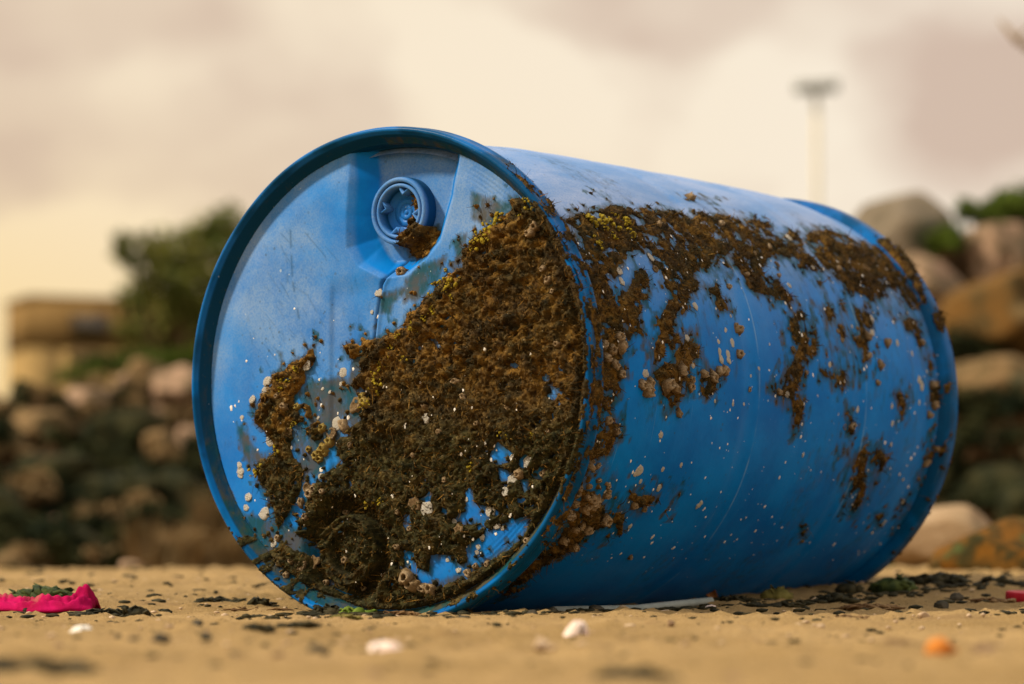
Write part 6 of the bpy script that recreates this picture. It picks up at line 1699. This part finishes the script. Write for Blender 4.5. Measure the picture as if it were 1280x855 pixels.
shrub('shrub', 'dark scrub in the shaded gaps of the right rock pile', 1.878, 11.311, 0.101, 0.1072, M_SHRUB, 302, 380, 0.024, group='scrub of the right pile', cat='shrub', z=0.164)
shrub('shrub', 'dark scrub in the shaded gaps of the right rock pile', 2.137, 12.028, 0.1257, 0.1516, M_SHRUB, 303, 380, 0.024, group='scrub of the right pile', cat='shrub', z=0.537)
shrub('shrub', 'dark scrub in the shaded gaps of the right rock pile', 1.945, 11.817, 0.1178, 0.1441, M_SHRUB, 304, 380, 0.024, group='scrub of the right pile', cat='shrub', z=0.423)
shrub('shrub', 'dark scrub in the shaded gaps of the right rock pile', 2.073, 12.075, 0.0991, 0.1491, M_SHRUB, 305, 380, 0.024, group='scrub of the right pile', cat='shrub', z=0.563)
grass_tuft('grass_tuft', 'dry tan grass tuft at the foot of the left bank beside the drum', -0.97, 9.75, 0.0713, 0.1645, M_DRY, 306, 240, group='dry grass tufts by the drum', z=-0.049)
grass_tuft('grass_tuft', 'dry tan grass tuft at the foot of the left bank beside the drum', -1.085, 9.675, 0.0707, 0.1632, M_DRY, 307, 200, group='dry grass tufts by the drum', z=-0.039)
grass_tuft('grass_tuft', 'dry tan grass tuft at the foot of the left bank beside the drum', -1.203, 9.75, 0.0713, 0.1645, M_DRY, 308, 160, group='dry grass tufts by the drum', z=-0.051)
grass_tuft('grass_tuft', 'dry tan grass tuft at the foot of the left bank beside the drum', -0.916, 9.9, 0.0724, 0.167, M_DRY, 309, 220, group='dry grass tufts by the drum', z=-0.009)
grass_tuft('grass_tuft', 'dry tan grass tuft at the foot of the left bank beside the drum', -1.098, 10.35, 0.0757, 0.1746, M_DRY, 310, 160, group='dry grass tufts by the drum', z=0.102)
grass_tuft('grass_tuft', 'dry tan grass tuft at the foot of the left bank beside the drum', -1.311, 10.05, 0.0735, 0.1696, M_DRY, 311, 120, group='dry grass tufts by the drum', z=0.017)
grass_tuft('grass_tuft', 'bright green grass tuft on the crest of the left bank under the tree', -1.708, 14.1, 0.1348, 0.0952, M_GREEN, 312, 260, group='green grass tufts on the left crest', z=0.929)
grass_tuft('grass_tuft', 'bright green grass tuft on the crest of the left bank under the tree', -1.867, 14.25, 0.1362, 0.0962, M_GREEN, 313, 260, group='green grass tufts on the left crest', z=0.954)
grass_tuft('grass_tuft', 'bright green grass tuft on the crest of the left bank under the tree', -2.004, 13.95, 0.1334, 0.0942, M_GREEN, 314, 260, group='green grass tufts on the left crest', z=0.908)
grass_tuft('grass_tuft', 'bright green grass tuft on the crest of the left bank under the tree', -1.589, 14.1, 0.1348, 0.0952, M_GREEN, 315, 260, group='green grass tufts on the left crest', z=0.956)
grass_tuft('grass_tuft', 'bright green grass tuft on the crest of the left bank under the tree', -2.099, 13.8, 0.1319, 0.0931, M_GREEN, 316, 260, group='green grass tufts on the left crest', z=0.841)
shrub('shrub', 'yellow green shrub at the foot of the building on the left crest', -2.109, 14.4, 0.162, 0.1782, M_DRY, 317, 500, 0.03, group=None, cat='shrub', z=0.873)
# flat roofed building on the rise behind the left bank
bld = empty('building', (-10.185, 60.0, 0.0), R_(24))
tag(bld, 'flat roofed ochre building with a brown upper storey behind the left bank', 'building')
def part(name, mat, parent, x0, x1, y0, y1, z0, z1):
    A = Acc()
    A.box(x0, x1, y0, y1, z0, z1)
    return A.obj(name, mat, parent)
w_ = part('wall', M_WALL, bld, 0.0, 7.0, 0.0, 1.9, 0.2, 3.92)
bd_ = part('upper_cladding', M_BAND, bld, -0.03, 7.03, -0.03, 1.93, 3.923, 4.94)
part('roof_slab', M_ROOF, bld, -0.06, 7.06, -0.06, 1.96, 4.943, 5.06)
part('corner_pier', M_WALL, bld, -0.07, 0.62, -0.07, 0.55, 0.2, 3.919)
for k_ in range(4):
    fr_ = part('window', M_BAND, bld, 0.80 + 1.55 * k_, 1.75 + 1.55 * k_, -0.075, 0.1, 4.10, 4.72)
    part('pane', M_GLASS, fr_, 0.88 + 1.55 * k_, 1.67 + 1.55 * k_, -0.09, 0.05, 4.16, 4.66)
for k_ in range(3):
    fr_ = part('window', M_BAND, bld, 1.2 + 2.0 * k_, 2.2 + 2.0 * k_, -0.05, 0.1, 1.7, 2.7)
    part('pane', M_GLASS, fr_, 1.28 + 2.0 * k_, 2.12 + 2.0 * k_, -0.066, 0.05, 1.78, 2.62)
# the tree behind the left bank
rg = random.Random(31)
tree = empty('tree', (-4.34, 38.0, 0.0))
tag(tree, 'dark green spreading tree behind the left bank, half hidden by the drum', 'tree')
blobs = [((-0.725, 0, 3.738), 0.2778), ((-0.328, 0, 3.781), 0.3206), ((0.047, 0, 3.868), 0.3633), ((0.281, 0, 4.105), 0.2565), ((0.529, 0, 3.975), 0.4274), ((-0.110, 0, 3.329), 0.4916), ((0.373, 0, 3.221), 0.5343), ((0.800, 0, 3.544), 0.6412), ((-0.591, 0, 3.168), 0.3206), ((-0.320, 0, 2.792), 0.3847), ((0.216, 0, 2.684), 0.4702), ((0.698, 0, 2.684), 0.5877), ((1.124, 0, 3.114), 0.6412), ((-0.748, 0, 2.770), 0.2137), ((1.228, 0, 3.760), 0.4274)]
blobs = [((c[0], rg.uniform(-0.7, 0.7), c[2]), r) for c, r in blobs]
V, F = leaf_cloud(rg, blobs, 5200, 0.10)
mesh_obj('crown', V, F, M_LEAF, tree, False)
V, F = tube([(0.05, 0, -0.3), (0.0, 0, 1.0), (0.08, 0, 1.9), (0.0, 0.0, 2.7)], [0.16, 0.13, 0.11, 0.07], 9)
tr_ = mesh_obj('trunk', V, F, M_BARK, tree)
A = Acc()
for c, r in blobs:
    V, F = tube([(0.03, 0, 1.5), (c[0] * 0.5, c[1] * 0.5, 1.5 + (c[2] - 1.5) * 0.45), c], [0.07, 0.045, 0.012], 6)
    A.add(V, F)
A.obj('limbs', M_BARK, tree, True)
# floodlight mast far behind
mx_, my_ = 8.627, 80.0
mast = empty('floodlight_mast', (mx_, my_, 0.0))
tag(mast, 'tall pale floodlight mast with a dark lamp head far behind the drum', 'light mast')
V, F = tube([(0, 0, -0.3), (0, 0, 6), (0.0, 0, 12.447000000000001)], [0.105, 0.095, 0.085], 14)
mesh_obj('pole', V, F, M_MAST, mast)
A = Acc()
A.box(-0.62, 0.62, -0.06, 0.06, 12.487, 12.607000000000001)
A.obj('crossbar', M_LAMP, mast)
for k_ in range(4):
    cx_ = -0.465 + 0.31 * k_
    A = Acc()
    A.box(cx_ - 0.125, cx_ + 0.125, -0.30, -0.062, 12.417+0.02*k_, 12.717+0.02*k_)
    lh_ = A.obj('lamp_head', M_LAMP, mast)
    A = Acc()
    A.box(cx_ - 0.10, cx_ + 0.10, -0.312, -0.302, 12.447000000000001+0.02*k_, 12.687000000000001+0.02*k_)
    A.obj('lens', M_LENS, lh_)
# bare leaning tree whose twig tip reaches into the top right corner
rg = random.Random(8)
bt_ = empty('bare_tree', (2.75, 11.0, bz(2.75, 11.0)))
tag(bt_, 'bare twig tip of a leafless tree at the top right corner', 'tree')
z0_ = bz(2.75, 11.0)
o3 = Vector((2.75, 11.0, z0_))
V, F = tube([Vector((2.75, 11.0, z0_ - 0.1)) - o3, Vector((2.72, 11.0, 1.3)) - o3, Vector((2.66, 11.0, 1.75)) - o3, Vector((2.70, 11.0, 2.5)) - o3], [0.05, 0.04, 0.032, 0.012], 8)
mesh_obj('trunk', V, F, M_TWIG, bt_)
br_ = [Vector((2.66, 11.0, 1.75)) - o3, Vector((2.35, 11.0, 1.78)) - o3, Vector((2.029, 11.0, 1.965)) - o3, Vector((1.967, 11.0, 2.003)) - o3, Vector((1.905, 11.0, 2.081)) - o3]
V, F = tube(br_, [0.026, 0.020, 0.017, 0.014, 0.006], 7)
mesh_obj('branch', V, F, M_TWIG, bt_)
V, F = tube([br_[3], br_[3] + Vector((0.05, 0.02, 0.05)), br_[3] + Vector((0.13, 0.03, 0.10))], [0.008, 0.006, 0.003], 6)
mesh_obj('branch', V, F, M_TWIG, bt_)
for k_ in range(6):
    s_ = Vector((2.70, 11.0, 1.9 + 0.1 * k_)) - o3
    V, F = tube([s_, s_ + Vector((0.2 + 0.1 * rg.random(), 0.1, 0.2)), s_ + Vector((0.5, 0.1 * k_ - 0.2, 0.5))], [0.014, 0.009, 0.003], 6)
    mesh_obj('branch', V, F, M_TWIG, bt_)
